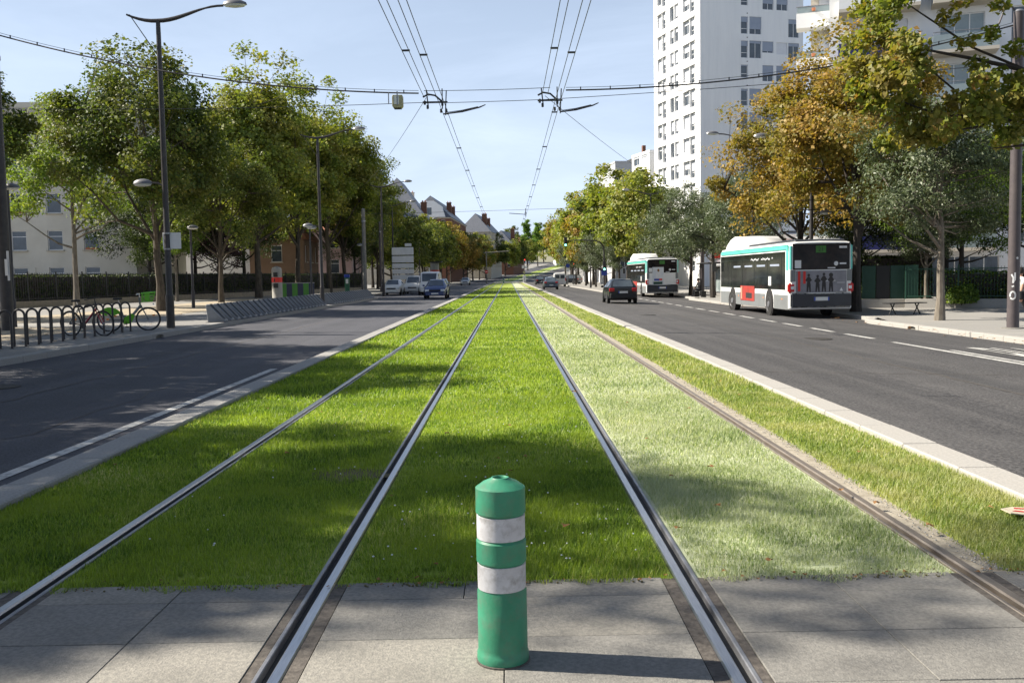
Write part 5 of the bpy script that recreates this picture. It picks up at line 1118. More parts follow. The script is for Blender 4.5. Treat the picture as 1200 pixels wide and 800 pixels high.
# ------------------------------------------------------------------ buses
def bus(loc, rz, label, route, poster):
    t = thing('bus', label, 'bus', loc, rz); t.scale = (1, 1, 1.035); L = 11.9; W = 1.25; z0, z1 = .33, 2.93
    def half(w, za, zb): return [(0, za), (w*.96, za), (w, za+.05), (w, za+.9), (w, zb-.42), (w*.985, zb-.14), (w*.93, zb-.03), (w*.80, zb), (0, zb+.02)]
    secs = [(-L/2, half(W*.93, z0+.10, z1-.05)), (-L/2+.06, half(W*.975, z0+.03, z1-.02)), (-L/2+.18, half(W, z0, z1)), (L/2-.5, half(W, z0, z1)), (L/2-.15, half(W*.97, z0, z1-.04)), (L/2, half(W*.88, z0+.06, z1-.25))]
    mb = MB(); loft(secs, mb); mb.build('body', 'bus_white', t, smooth=True)
    e = .012
    for sx in (-1, 1):
        def pan(name, y0, y1, za, zb, m, d=e, par=t, bev=.006):
            b = MB(); x0, x1 = sorted(((W-.03)*sx, (W+d)*sx)); b.box(x0, x1, y0, y1, za, zb); return b.build(name, m, par, bevel=bev)
        # skirt split round the wheels
        for y0, y1 in ((-L/2+.2, -3.85), (-2.55, 2.45), (3.65, L/2-.45)): pan('skirt_panel', y0, y1, z0+.01, .90, 'bus_grey')
        b = MB(); x0, x1 = sorted(((W-.05)*sx, (W+.03)*sx)); b.box(x0, x1, -L/2+.16, L/2-.5, 2.60, 2.82); b.build('roof_band', 'bus_teal', t, bevel=.05, seg=2)
        gl = pan('window_band', -L/2+.55, L/2-.45, 1.10, 2.57, 'bus_glass', .014)
        for k in range(5):
            y0 = -L/2+1.0+k*2.05
            pan('window_pane', y0, y0+1.95, 1.18, 2.35, 'bus_glass', .022, gl)
        for k in range(4):
            y0 = -L/2+1.3+k*2.05; pan('window_reflection_strip' if False else 'painted_reflection', y0, y0+1.3, 2.02, 2.10, 'shutter_shade', .028, gl, .004)  # pale strip painted as a reflection across the bus panes
        pan('corner_post', -L/2+.16, -L/2+.42, 1.85, 2.75, 'bus_teal', .02)
        pan('advert_panel', -2.0+1.1, 1.5, .55, 1.2, 'poster_red', .03)
        pan('advert_figure', -.8+2.0, 1.4, .6, 1.16, 'skin_tone', .036)
        pan('advert_text_block', -.5, .5, .66, .9, 'ink', .036)
        pan('fuel_flap', -3.5, -3.1, 1.24, 1.62, 'bus_white', .026)
        # hand written slogan: a thin wavy white line above the panes
        sc = MB(); pts = []
        for k in range(60): y = (-L/2+2.2+k*.07) if sx < 0 else (-L/2+6.3-k*.07); pts.append(((W+.03)*sx, y, 2.33+.035*math.sin(k*1.9)+.02*math.sin(k*.7)))
        for a, b_ in zip(pts[:-1], pts[1:]):
            if int(a[1]*3) % 5 == 0: continue
            sc.quad((a[0], a[1], a[2]-.02), (b_[0], b_[1], b_[2]-.02), (b_[0], b_[1], b_[2]+.022), (a[0], a[1], a[2]+.022))
        sc.build('slogan', 'sign_white', gl)
        for ax in (-3.2, 3.05):
            st_ = .16 if ax > 0 else 0
            b = MB(); b.lathe([(.30, -.14), (.48, -.13), (.49, -.05), (.49, .05), (.48, .13), (.30, .14)], 24, (0, 0, 0), 'x'); wh = b.build('wheel', 'rubber', t, smooth=True, loc=((W-.10)*sx, ax, .49)); wh.rotation_euler = (0, 0, st_)
            b = MB(); q = .1415 if sx > 0 else -.1415; b.lathe([(.31, q*.6), (.30, q*1.02), (.24, q*.7), (.14, q*.75), (.12, q*1.15), (.01, q*1.2)], 20, (0, 0, 0), 'x', cap=False); b.build('rim', 'steel', wh, smooth=True)
            b = MB(); b.lathe([(.585, .0), (.585, .006*sx), (.02, .006*sx)], 26, ((W+.001)*sx, ax, .55), 'x', cap=False); b.build('wheel_arch', 'ink', t)
        for y in (-5.0, -2.3, 1.9): b = MB(); x0, x1 = sorted((W*sx, (W+.02)*sx)); b.box(x0, x1, y-.06, y+.06, .72, .76); b.build('side_marker', 'orange', t)
        b = MB(); x0, x1 = sorted((1.02*sx, 1.29*sx)); b.box(x0, x1, -L/2-.02, -L/2+.20, .98, 1.36); tl = b.build('taillight', 'red_lens', t, bevel=.05, seg=2)
        b = MB(); b.box(min(1.08*sx, 1.2*sx), max(1.08*sx, 1.2*sx), -L/2-.028, -L/2-.018, 1.12, 1.24); b.build('indicator', 'head_lens', tl)
        b = MB(); b.tube([((W-.05)*sx, L/2-.1, 2.5), ((W+.2)*sx, L/2+.15, 2.45), ((W+.22)*sx, L/2+.15, 2.2)], .025, 6); b.box(min((W+.12)*sx, (W+.32)*sx), max((W+.12)*sx, (W+.32)*sx), L/2+.1, L/2+.2, 1.85, 2.3); b.build('mirror', 'trim_black', t)
        b = MB(); b.box(min(1.0*sx, 1.22*sx), max(1.0*sx, 1.22*sx), -L/2-.006, -L/2+.12, 1.40, 1.86); b.build('rear_corner', 'bus_grey', t, bevel=.02)
        b = MB(); b.box(min(1.13*sx, 1.235*sx), max(1.13*sx, 1.235*sx), -L/2-.004, -L/2+.14, 1.86, 2.78); b.build('rear_pillar', 'bus_teal', t, bevel=.03)
    yb = -L/2
    b = MB(); b.box(-1.14, 1.14, yb-.012, yb+.05, 1.84, 2.86); rg = b.build('rear_window', 'bus_rear_glass', t, bevel=.03)
    b = MB(); b.box(-1.2, 1.2, yb-.05, yb+.2, .42, .98); b.build('rear_bumper', 'bus_dark', t, bevel=.05, seg=2)
    if poster == 'wide':
        b = MB(); b.box(-1.0, 1.0, yb-.02, yb+.04, .99, 1.82); pc = b.build('rear_poster', 'poster_grey', t, bevel=.01)
        for x in (-.93, -.72): b = MB(); b.box(x, x+.10, yb-.024, yb-.018, 1.05+(0 if x < -.8 else .28), 1.8); b.build('red_lettering', 'red', pc)
        fg = MB()
        for k, (x, s) in enumerate([(-.50, 1.0), (-.15, .93), (.1, 1.05), (.38, 1.0)]):
            h = .70*s; base = 1.02; y = yb-.022
            out = [(-.085, 0), (-.03, 0), (0, .30*h), (.03, 0), (.085, 0), (.075, .42*h), (.06, .55*h), (.13, .62*h), (.11, .66*h), (.05, .80*h), (.02, .82*h), (-.02, .82*h), (-.05, .80*h), (-.12, .66*h), (-.13, .60*h), (-.06, .55*h), (-.075, .42*h)]
            fg.prism([(x+a, base+c) for a, c in out], 'y', y-.003, y); rr = .055 if k != 3 else .085
            fg.prism([(x+rr*math.cos(a), base+.90*h+rr*math.sin(a)) for a in [j*math.pi/5 for j in range(10)]], 'y', y-.004, y)
        fg.build('poster_figures', 'ink', pc)
        b = MB(); b.box(.18, .55, yb-.024, yb-.02, 1.42, 1.45); b.box(.62, .92, yb-.024, yb-.02, 1.35, 1.365); b.prism([(.72, 1.04), (.86, 1.04), (.79, 1.17)], 'y', yb-.024, yb-.02); b.build('poster_print', 'sign_white', pc)
    else:
        b = MB(); b.box(-1.0, 1.0, yb-.008, yb+.04, .99, 1.82); b.build('engine_cover', 'bus_white', t, bevel=.02)
        b = MB(); b.box(-.78, .10, yb-.03, yb+.03, .95, 2.28); pc = b.build('rear_poster', 'poster_pale', t, bevel=.01)
        fg = MB(); y = yb-.032; fg.prism([(-.5, 1.5), (-.12, 1.5), (-.15, 1.85), (-.25, 1.93), (-.38, 1.93), (-.48, 1.85)], 'y', y-.003, y); fg.build('poster_figure', 'sign_white', pc)
        fg = MB(); fg.prism([(-.315+.085*math.cos(a), 2.04+.11*math.sin(a)) for a in [j*math.pi/6 for j in range(12)]], 'y', y-.004, y); fg.build('poster_head', 'litter_leaf', pc); fg = MB(); fg.box(-.65, -.25, y-.003, y, 1.28, 1.42); fg.build('poster_block', 'sign_blue', pc); fg = MB(); fg.box(-.25, -.02, y-.004, y, 1.3, 1.42); fg.build('poster_red_block', 'red', pc)
        fg = MB(); fg.box(-.7, .0, y-.003, y, 1.0, 1.2); fg.build('poster_green_block', 'fence_green', pc)
    b = MB(); b.box(-.30, .30, yb-.065, yb-.045, .68, .82); pl = b.build('number_plate', 'plate', t); b = MB(); b.box(-.30, -.24, yb-.068, yb-.064, .682, .818); b.box(.25, .30, yb-.068, yb-.064, .682, .818); b.build('plate_strip', 'plate_blue', pl)
    b = MB(); b.box(-.55, .55, yb-.06, yb-.035, .955, .985); b.build('handle_strip', 'bus_white', t)
    b = MB(); b.box(-.22, .18, yb-.02, yb-.011, 2.50, 2.76); gs = b.build('route_sign', 'green_stripe', rg)
    if route:
        mtx = Matrix.Translation((-.02, yb-.022, 2.55))@Matrix.Rotation(PI/2, 4, 'X'); text_on('route_number', route, .24, 'ink', gs, mtx)
    b = MB(); b.lathe([(.085, 0), (.085, -.006)], 18, (.58, yb-.012, 2.08), 'y'); b.lathe([(.06, 0), (.06, -.010)], 18, (.58, yb-.012, 2.08), 'y'); b.box(.72, .98, yb-.02, yb-.013, 2.05, 2.11); b.box(-1.05, -.80, yb-.02, yb-.013, 1.92, 2.22); b.box(.7, 1.0, yb-.02, yb-.013, 2.66, 2.74); b.box(.25, .55, yb-.02, yb-.013, 1.90, 1.94); b.build('stickers', 'sign_white', rg)
    b = MB(); b.prism([(-L/2+.1, 2.92), (-L/2+.25, 3.02), (1.0, 3.02), (1.2, 2.92)], 'x', -1.0, 1.0); b.build('roof_unit', 'bus_dark', t, bevel=.03)
    # white roof fairing at the front
    fs_ = []
    for y, h, w_ in ((1.8, .02, .9), (2.2, .38, 1.02), (2.9, .56, 1.06), (4.0, .60, 1.06), (4.9, .48, 1.05), (5.45, .22, 1.0), (5.75, -.06, .94)): fs_.append((y, [(0, 2.8), (w_, 2.8), (w_, 2.88+h*.6), (w_*.86, 2.9+h), (0, 2.93+h)]))
    b = MB(); loft(fs_, b); b.build('roof_fairing', 'bus_white', t, smooth=True)
    b = MB(); b.box(-1.0, 1.0, L/2-.04, L/2+.02, 1.15, 2.6); b.build('windscreen', 'bus_glass', t, bevel=.03)
    b = MB(); b.prism([(.10, 2.93), (.10, 3.03), (.85, 3.03), (.85, 2.93)], 'y', L/2-11.6, L/2-10.9); b.build('roof_hatch', 'bus_white', t, bevel=.02)
    return t
bus((12.28, 42.9, zR(12.2)), .008, 'white and teal city bus with a grey four figure poster on its rear', '21', 'wide')
bus((11.95, 78.6, zR(11.9)), .0, 'white and teal city bus with a portrait poster, standing farther ahead', '', 'tall')
# far tram
t = thing('tram', 'pale tram with dark blue front far up the street', 'tram', (bend(470)-1.7, 470, elev(470)))
mb = MB(); mb.prism([(-1.3, .3), (1.3, .3), (1.32, 1.4), (1.2, 3.2), (.9, 3.5), (-.9, 3.5), (-1.2, 3.2), (-1.32, 1.4)], 'y', 0, 30); mb.build('body', 'bus_white', t, bevel=.1); mb = MB(); mb.prism([(-1.0, 1.3), (1.0, 1.3), (.95, 3.1), (-.95, 3.1)], 'y', -.12, .05); mb.build('windscreen', 'tram_blue', t, bevel=.05)
for sx in (-1, 1): mb = MB(); mb.box(min(.6*sx, 1.0*sx), max(.6*sx, 1.0*sx), -.1, .02, .75, 1.0); mb.build('headlight', 'head_lens', t, bevel=.03)

# ------------------------------------------------------------------ buildings
def wall_face(mb, W, z0, H, holes, depth, T):
    """wall with real openings in the plane local y=0 facing -y; T maps (u, d, z) to the building frame"""
    us = sorted({0, W}|{h[0] for h in holes}|{h[1] for h in holes}); zs = sorted({z0, H}|{h[2] for h in holes}|{h[3] for h in holes})
    for a, b in zip(us[:-1], us[1:]):
        za = None
        for c, d in zip(zs[:-1], zs[1:]):
            hit = any(h[0]-1e-6 <= (a+b)/2 <= h[1]+1e-6 and h[2] <= (c+d)/2 <= h[3] for h in holes)
            if not hit and za is None: za = c
            if hit and za is not None: mb.quad(T(a, 0, za), T(b, 0, za), T(b, 0, c), T(a, 0, c)); za = None
        if za is not None: mb.quad(T(a, 0, za), T(b, 0, za), T(b, 0, H), T(a, 0, H))
    for h in holes:
        a, b, c, d = h[:4]
        for p, q in (((a, c), (b, c)), ((b, c), (b, d)), ((b, d), (a, d)), ((a, d), (a, c))): mb.quad(T(p[0], 0, p[1]), T(q[0], 0, q[1]), T(q[0], depth, q[1]), T(p[0], depth, p[1]))
        mb.quad(T(a, depth, c), T(b, depth, c), T(b, depth, d), T(a, depth, d), 1)
WM = {}
def window(parent, u, d, z, wd, ht, rz, loc, kind=0, shut=0.0, sill=False, glassm='glass', shm='shutter', fm='frame_white', label=None):
    """window centred at opening; local x along wall, -y outwards"""
    key = (round(wd, 2), round(ht, 2), kind, fm)
    if key not in WM:
        mb = MB(); f = .06; y0, y1 = .0, .06
        mb.box(0, f, y0, y1, 0, ht); mb.box(wd-f, wd, y0, y1, 0, ht); mb.box(f, wd-f, y0, y1, 0, f); mb.box(f, wd-f, y0, y1, ht-f, ht)
        nm = max(1, int(round(wd/.8)))
        for k in range(1, nm): x = wd*k/nm; mb.box(x-f*.5, x+f*.5, y0, y1-.01, f, ht-f)
        if kind == 1: mb.box(f, wd-f, y0+.005, y1-.01, ht*.68, ht*.68+.05)
        if kind == 2: mb.box(f, wd-f, y0+.005, y1-.01, ht*.30, ht*.30+.05)
        g = MB(); g.box(f*.5, wd-f*.5, .025, .04, f*.5, ht-f*.5)
        WM[key] = (mb.mesh('window', fm), {})
    me, gl = WM[key]
    if glassm not in gl: g = MB(); g.box(.03, wd-.03, .028, .042, .03, ht-.03); gl[glassm] = g.mesh('pane', glassm)
    o = put('window', me, parent, loc, rz); put('pane', gl[glassm], o)
    if shut > .03:
        k = ('s', round(wd, 2), round(ht*shut, 2), shm)
        if k not in WM: s = MB(); s.box(.02, wd-.02, -.03, -.005, ht-ht*shut, ht-.005); WM[k] = s.mesh('shutter', shm)
        put('shutter', WM[k], o)
    if sill:
        k = ('i', round(wd, 2))
        if k not in WM: s = MB(); s.box(-.1, wd+.1, -.26, .0, -.09, -.002); WM[k] = s.mesh('sill', 'stone')
        put('sill', WM[k], o)
    return o
class Bld:
    def __init__(s, name, label, loc, rz, W, D, H, wall, z0=-1.0):
        s.t = thing(name, label, 'building', loc, rz); s.W, s.D, s.H, s.wall, s.z0 = W, D, H, wall, z0
        s.front = []; s.left = []; s.right = []
    def finish(s, depth=.18, roof='zinc', parapet=.4, holeback='ink'):
        mb = MB(); W, D, H = s.W, s.D, s.H
        wall_face(mb, W, s.z0, H, s.front, depth, lambda u, d, z: (u, d, z))
        wall_face(mb, D, s.z0, H, s.left, depth, lambda u, d, z: (d, D-u, z))       # left face seen from outside: u from far to near
        wall_face(mb, D, s.z0, H, s.right, depth, lambda u, d, z: (W-d, u, z))
        mb.quad((0, D, s.z0), (W, D, s.z0), (W, D, H), (0, D, H))
        mb.build('wall', [s.wall, holeback], s.t)
        r = MB(); r.box(.02, W-.02, .02, D-.02, H-.3, H-.02); ro = r.build('roof', roof, s.t)
        if parapet:
            p = MB(); e = .06
            p.box(-e, W+e, -e, .25, H, H+parapet); p.box(-e, W+e, D-.25, D+e, H, H+parapet); p.box(-e, .25, .25, D-.25, H, H+parapet); p.box(W-.25, W+e, .25, D-.25, H, H+parapet); p.build('parapet', s.wall, ro)
    def win(s, face, u0, u1, z0, z1, kind=0, shut=0, sill=False, back=.11, **k):
        wd, ht = u1-u0, z1-z0; getattr(s, face).append((u0, u1, z0, z1))
        if face == 'front': return window(s.t, 0, 0, 0, wd, ht, 0, (u0, back, z0), kind, shut, sill, **k)
        if face == 'left': return window(s.t, 0, 0, 0, wd, ht, -PI/2, (back, s.D-u0, z0), kind, shut, sill, **k)
        return window(s.t, 0, 0, 0, wd, ht, PI/2, (s.W-back, u0, z0), kind, shut, sill, **k)

# white tower block
rr = random.Random(4)
tw = Bld('tower_block', 'tall white residential tower with one bright and one shaded face', (23.0, 112.0, -.4), math.atan2(3.4, 13.0), 13.6, 13.4, 41, 'tower_wall')
fl = 2.8
for k in range(14):
    zb = 2.15+k*fl
    # bright face (faces the road), u runs from the far edge to the near edge
    for (f0, f1), typ in (((1.15, 3.75), 0), ((5.0, 7.5), 1), ((8.75, 12.0), 2)):
        if typ == 1: 
            tw.win('left', f0, f0+1.15, zb+.3, zb+2.1, 0, rr.choice([.12, .3, .5, .7]), back=.26); tw.win('left', f0+1.27, f1, zb+.3, zb+2.1, 0, rr.choice([.3, .5, .8, .97]), back=.26)
        else:
            s = rr.choice([.3, .55, .75, .97, .97, .97]); wn = .42*(f1-f0)
            tw.win('left', f0, f1-wn-.1, zb+.45, zb+2.15, 0, s, back=.26); tw.win('left', f1-wn, f1, zb+.0, zb+2.15, 2, rr.choice([.3, .45, .45, .6]), back=.26)
            hd = MB(); hd.box(-.12, 0.0, tw.D-f1-.05, tw.D-f0+.05, zb+2.1, zb+2.2); hd.build('lintel', 'tower_wall', tw.t)
    typ = (k+1) % 3
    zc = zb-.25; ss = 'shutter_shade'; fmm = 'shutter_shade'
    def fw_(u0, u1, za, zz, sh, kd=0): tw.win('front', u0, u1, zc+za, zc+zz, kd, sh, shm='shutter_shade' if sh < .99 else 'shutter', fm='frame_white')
    fw_(5.3, 6.2, .2 if typ else .7, 2.2, rr.choice([.1, .3, .12]), 2)
    if typ == 0: fw_(8.15, 9.6, .35, 2.25, .62); fw_(10.0, 11.5, .35, 2.25, .62)
    elif typ == 1: fw_(6.42, 8.0, .2, 2.25, rr.choice([.6, .15])); fw_(8.12, 9.6, .9, 2.25, .85); fw_(10.0, 11.45, .8, 2.2, 1.0); fw_(11.6, 13.05, .05, 2.2, .18)
    else: fw_(6.42, 8.0, .2, 2.25, .7); fw_(11.6, 13.05, .05, 2.2, .25)
    v = MB(); v.box(6.05, 6.2, -.015, .05, zc+2.55, zc+2.65); v.build('vent', 'ink', tw.t)
tw.finish(.38)
# lower white wing and small grey building beyond it
wg = Bld('apartment_wing', 'lower white apartment block stepping down beside the tower', (19.2, 126.5, -.4), math.atan2(3.4, 13.0), 9, 6.2, 18.0, 'tower_wall')
for k in range(6):
    zb = 2.2+k*2.8
    for u in (.7, 3.5): wg.win('left', u, u+2.0, zb+.6, zb+2.0, 0, rr.choice([.2, .5, .8, 1.0]))
wg.finish(.2)
gb_ = Bld('apartment_block', 'small grey block with a stepped gable behind the plane trees', (17.3, 150, -.3), .12, 5.2, 12, 19.4, 'grey_wall')
for k in range(5):
    for u in (.7, 2.9): gb_.win('front', u, u+1.4, 3+k*3, 4.6+k*3, 0, .3)
gb_.finish(.15, 'zinc', .3)
s = MB(); s.prism([(1.2, 19.4), (5.2, 19.4), (5.2, 20.9), (4.4, 20.9)], 'y', .0, 2.2); s.build('gable', 'stone', gb_.t); s = MB(); s.box(4.6, 5.1, .4, 1.1, 20.9, 22.2); s.build('chimney', 'brick', gb_.t)

# balcony apartment block on the right
ap = Bld('apartment_block', 'pale apartment block with deep balconies and blue awnings on the right', (20.6, 60.5, -.3), -.33, 15.5, 16, 34, 'white_wall')
for k in range(11):
    zf = 3.1+k*2.95
    ap.win('front', 1.3, 3.3, zf+.15, zf+2.35, 0, rr.choice([.2, .55, 1, 1]), glassm='glass_green'); ap.win('front', 3.5, 4.6, zf+.15, zf+2.35, 0, rr.choice([.3, .8]), glassm='glass_green')
    ap.win('front', 6.4, 8.9, zf+.15, zf+2.35, 0, rr.choice([0, .3]), glassm='glass_green')
    ap.win('front', 10.3, 11.3, zf+.25, zf+1.35, 0, 0, glassm='glass'); ap.win('front', 10.3, 11.3, zf+1.5, zf+2.5, 0, 0, glassm='glass')
    ap.win('front', 13, 14.6, zf+.3, zf+2.2, 0, .3)
    # balcony one with a parapet; blue cloth on some
    for b0, b1, cloth in ((.55, 5.2, True), (5.9, 9.5, False)):
        s = MB(); s.box(b0, b1, -1.5, -.003, zf-.22, zf-.02); bal = s.build('balcony', 'beige_wall', ap.t)
        pb = MB(); pb.box(b0, b1, -1.5, -1.42, zf-.02, zf+.85); pb.box(b0, b0+.08, -1.42, -.003, zf-.02, zf+.85); pb.box(b1-.08, b1, -1.42, -.003, zf-.02, zf+.85); pb.build('balustrade', 'awning_blue' if cloth and k % 2 == 0 else ('glass_green' if not cloth else 'white_wall'), bal)
        rb = MB(); rb.tube([(b0, -1.46, zf+1.02), (b1, -1.46, zf+1.02)], .025, 6); [rb.tube([(x, -1.46, zf+.85), (x, -1.46, zf+1.02)], .015, 5) for x in (b0+.04, (b0+b1)/2, b1-.04)]; rb.build('handrail', 'steel', bal)
        if cloth and k % 3 == 2:
            aw = MB(); aw.prism([(-.02, zf+2.55), (-1.55, zf+2.1), (-1.55, zf+1.75), (-1.53, zf+1.75), (-1.5, zf+2.06), (-.02, zf+2.5)], 'x', b0+.05, b1-.05); aw.build('awning', 'awning_blue', bal)
ap.win('front', .4, 5.4, .0, 2.6, 0, 0, glassm='glass'); ap.win('front', 5.8, 9.9, .0, 2.6, 0, 0, glassm='glass')  # wide dark glass bays stand in for the shade under the block
ap.finish(.25)
# recessed side wing with balcony ends
sw = Bld('apartment_wing', 'beige balcony wing set back left of the apartment block', (20.75, 64.6, -.3), -.33, 2.6, 12, 33, 'beige_wall')
for k in range(11):
    zf = 3.4+k*2.95
    s = MB(); s.box(-.9, 2.4, -1.2, -.003, zf-.2, zf); bal = s.build('balcony', 'white_wall', sw.t); pb = MB(); pb.box(-.9, 2.4, -1.2, -1.12, zf, zf+.75); pb.build('balustrade', 'white_wall', bal)
    gp = MB(); gp.box(-.85, 2.35, -1.17, -1.15, zf+.75, zf+1.15); gp.build('glass_rail', 'glass_green', bal); rb = MB(); rb.tube([(-.9, -1.16, zf+1.18), (2.4, -1.16, zf+1.18)], .03, 6); rb.build('handrail', 'steel', bal)
    sw.win('front', .5, 2.1, zf+.05, zf+2.4, 0, .95, shm='shutter')
    fb = MB(); [fb.lathe([(.10, 0), (.13, .2), (.001, .2)], 8, (x, -1.3, zf+.8), cap=False) for x in (.2,)]; fb.build('flower_pot', 'terracotta', bal)
sw.finish(.2)
# shop fronts behind the evergreens
sh = Bld('shop', 'white shop front with a red fascia behind the evergreens', (17.6, 82, -.3), -.25, 12, 9, 4.6, 'white_wall')
sh.win('front', .8, 5.2, .3, 2.9, 0, 0); sh.win('front', 6.2, 11.0, .3, 2.9, 0, 0)
s = MB(); s.box(.4, 11.6, -.35, -.003, 3.1, 3.75); s.build('fascia', 'red', sh.t, bevel=.03); s = MB(); s.prism([(-.003, 3.05), (-1.6, 2.5), (-1.6, 2.3), (-.003, 2.95)], 'x', .6, 5.4); s.build('awning', 'sign_white', sh.t)
sh.finish(.2)
lo = Bld('apartment_block', 'long pale street block behind the plane trees', (20.5, 160, -.2), 0.03, 14, 70, 14.5, 'white_wall')
for k in range(4):
    for u in range(12): lo.win('left', 2+u*5.6, 4+u*5.6, 2.6+k*3, 4.3+k*3, 1, rr.choice([0, .3, .6]))
lo.finish(.2)

# left: cream apartment house
cr_ = Bld('apartment_house', 'cream rendered apartment house behind the hedge', (-62.4, 73.0, .1), .06, 33, 14, 15.2, 'cream_wall')
for k in range(5):
    zb = 1.2+k*2.9
    for j in range(11):
        u = 1.2+j*2.78; o = cr_.win('front', u, u+1.15, zb, zb+1.55, 1, 0, True)
        if (j+k) % 4 == 0:
            for a in (-.62, 1.18): s = MB(); s.box(u+a, u+a+.58, -.05, -.003, zb-.02, zb+1.57); s.build('side_shutter', 'cream_wall', cr_.t)
        if (j*3+k) % 5 == 1: s = MB(); s.box(.15, 1.0, -.24, -.06, 0.0, .16); s.build('flower_box', 'terracotta', o)
s = MB(); s.box(-.1, 33.1, -.08, -.003, -.5, .75); s.build('plinth', 'plinth', cr_.t); s = MB(); s.box(-.2, 33.2, -.25, -.003, 14.75, 15.0); s.build('cornice', 'stone', cr_.t)
for u in (.5, 12.0, 23.2): s = MB(); s.tube([(u, -.08, .2), (u, -.08, 14.7)], .05, 6); s.build('downpipe', 'zinc', cr_.t)
cr_.finish(.15)
def gabled(name, label, loc, rz, W, D, H, rh, wall, roof, hip=0.0, wins=(), storeys=0, cols=0, chim=(), ridge='x', trim=None):
    b = Bld(name, label, loc, rz, W, D, H, wall)
    for st in range(storeys):
        for c in range(cols):
            u = W*(c+.5)/cols-.55; zb = H-2.3-st*3.1
            if zb > .8: b.win('front', u, u+1.1, zb, zb+1.7, 1, 0, True)
        nc = max(2, int(D/3.2))
        for c in range(nc):
            u = D*(c+.5)/nc-.5; zb = H-2.3-st*3.1
            if zb > .8: b.win('right', u, u+1.0, zb, zb+1.7, 1, 0, True)
    b.finish(.15, roof, 0)
    e = .35; m = MB()
    if ridge == 'y':   # ridge along depth: gable/hip towards the viewer
        hy = hip*W/2; a, c = (W/2, -e+hy, H+rh), (W/2, D+e-hy, H+rh)
        p = [(-e, -e, H), (W+e, -e, H), (W+e, D+e, H), (-e, D+e, H), a, c]; m.add(p, [(0, 1, 4), (1, 2, 5, 4), (2, 3, 5), (3, 0, 4, 5), (3, 2, 1, 0)])
    else:
        hx = hip*D/2; a, c = (-e+hx, D/2, H+rh), (W+e-hx, D/2, H+rh)
        p = [(-e, -e, H), (W+e, -e, H), (W+e, D+e, H), (-e, D+e, H), a, c]; m.add(p, [(0, 1, 5, 4), (1, 2, 5), (2, 3, 4, 5), (3, 0, 4), (3, 2, 1, 0)])
    ro = m.build('pitched_roof', roof, b.t)
    for (x, y, z, s, mm) in chim:
        q = MB(); q.box(x-s/2, x+s/2, y-s*.4, y+s*.4, z-4, z); q.box(x-s/2-.08, x+s/2+.08, y-s*.4-.08, y+s*.4+.08, z, z+.18); ch = q.build('chimney', mm, ro)
        for k in (-.25, .25): q = MB(); q.lathe([(.14, z+.18), (.11, z+.6)], 8, (x+k*s, y, 0)); q.build('chimney_pot', 'terracotta', ch)
    if trim:
        for z in trim: q = MB(); q.box(-.12, W+.12, -.12, D+.12, z, z+.3); q.build('string_course', 'stone', b.t)
    return b
gabled('house', 'white gabled house showing between the plane crowns', (-36.2, 99, .1), .1, 9, 12, 13.5, 5.5, 'white_wall', 'zinc', 0, storeys=3, cols=2, ridge='y')
gabled('house', 'brown rendered house behind the trees', (-26.5, 97, .1), .05, 5.5, 10, 5.6, 2.4, 'brown_wall', 'roof_tile', .3, storeys=1, cols=1)
gabled('house', 'dusky pink house behind the garden hedge', (-27.6, 118, .1), .0, 8.0, 12, 7.6, 3.0, 'pink_wall', 'roof_tile', .5, storeys=2, cols=2)
gabled('large_house', 'stone house with a huge grey slate hipped roof', (-29.5, 196, .1), .0, 12.6, 26, 13.5, 9.2, 'stone', 'slate', .9, storeys=3, cols=3, chim=[(1.3, 1.2, 22.9, 1.3, 'brick'), (11.6, 9, 17.5, 1.2, 'brick')], ridge='y')
b = gabled('large_house', 'brick and white house with mansard and tall chimney', (-26.5, 252, .2), -.05, 11.5, 44, 17.2, 6.2, 'brick', 'slate_dark', .75, storeys=4, cols=3, chim=[(.9, 1.5, 23.9, 1.7, 'beige_wall'), (9, 20, 22.5, 1.3, 'brick'), (9, 30, 22.0, 1.3, 'brick')], ridge='y', trim=(16.9, 13.6, 10.4))
q = MB(); q.prism([(1.2, 17.3), (10.3, 17.3), (9.2, 20.2), (7.2, 21.6), (4.2, 21.6), (2.4, 20.2)], 'y', -.55, 3.0); g_ = q.build('gable_front', 'white_wall', b.t)
q = MB(); q.box(4.6, 6.6, -.62, -.5, 17.9, 19.8); q.build('window', 'glass', g_)
gabled('large_house', 'slate roofed row house farther up the left side', (-16.5, 318, 1.0), -.10, 11, 34, 15.5, 6.5, 'stone', 'slate', .7, storeys=4, cols=3, chim=[(8.5, 4.5, 21.6, 1.6, 'brick'), (8.6, 14, 20.6, 1.4, 'brick')], ridge='y', trim=(15.2, 12))
gabled('large_house', 'smaller brick house with dark roof at the bend', (-8.5, 372, 2.2), -.18, 11, 26, 11.5, 6.0, 'brick', 'slate_dark', .7, storeys=3, cols=3, chim=[(2, 2, 18, 1.5, 'brick'), (9.5, 8, 18, 1.5, 'brick')], ridge='y', trim=(11.2,))
gabled('house', 'small white house with brown roof closing the street', (-2.0, 500, 8.0), -.1, 13, 14, 9.5, 4.5, 'white_wall', 'roof_tile', .4, storeys=2, cols=4, ridge='x')

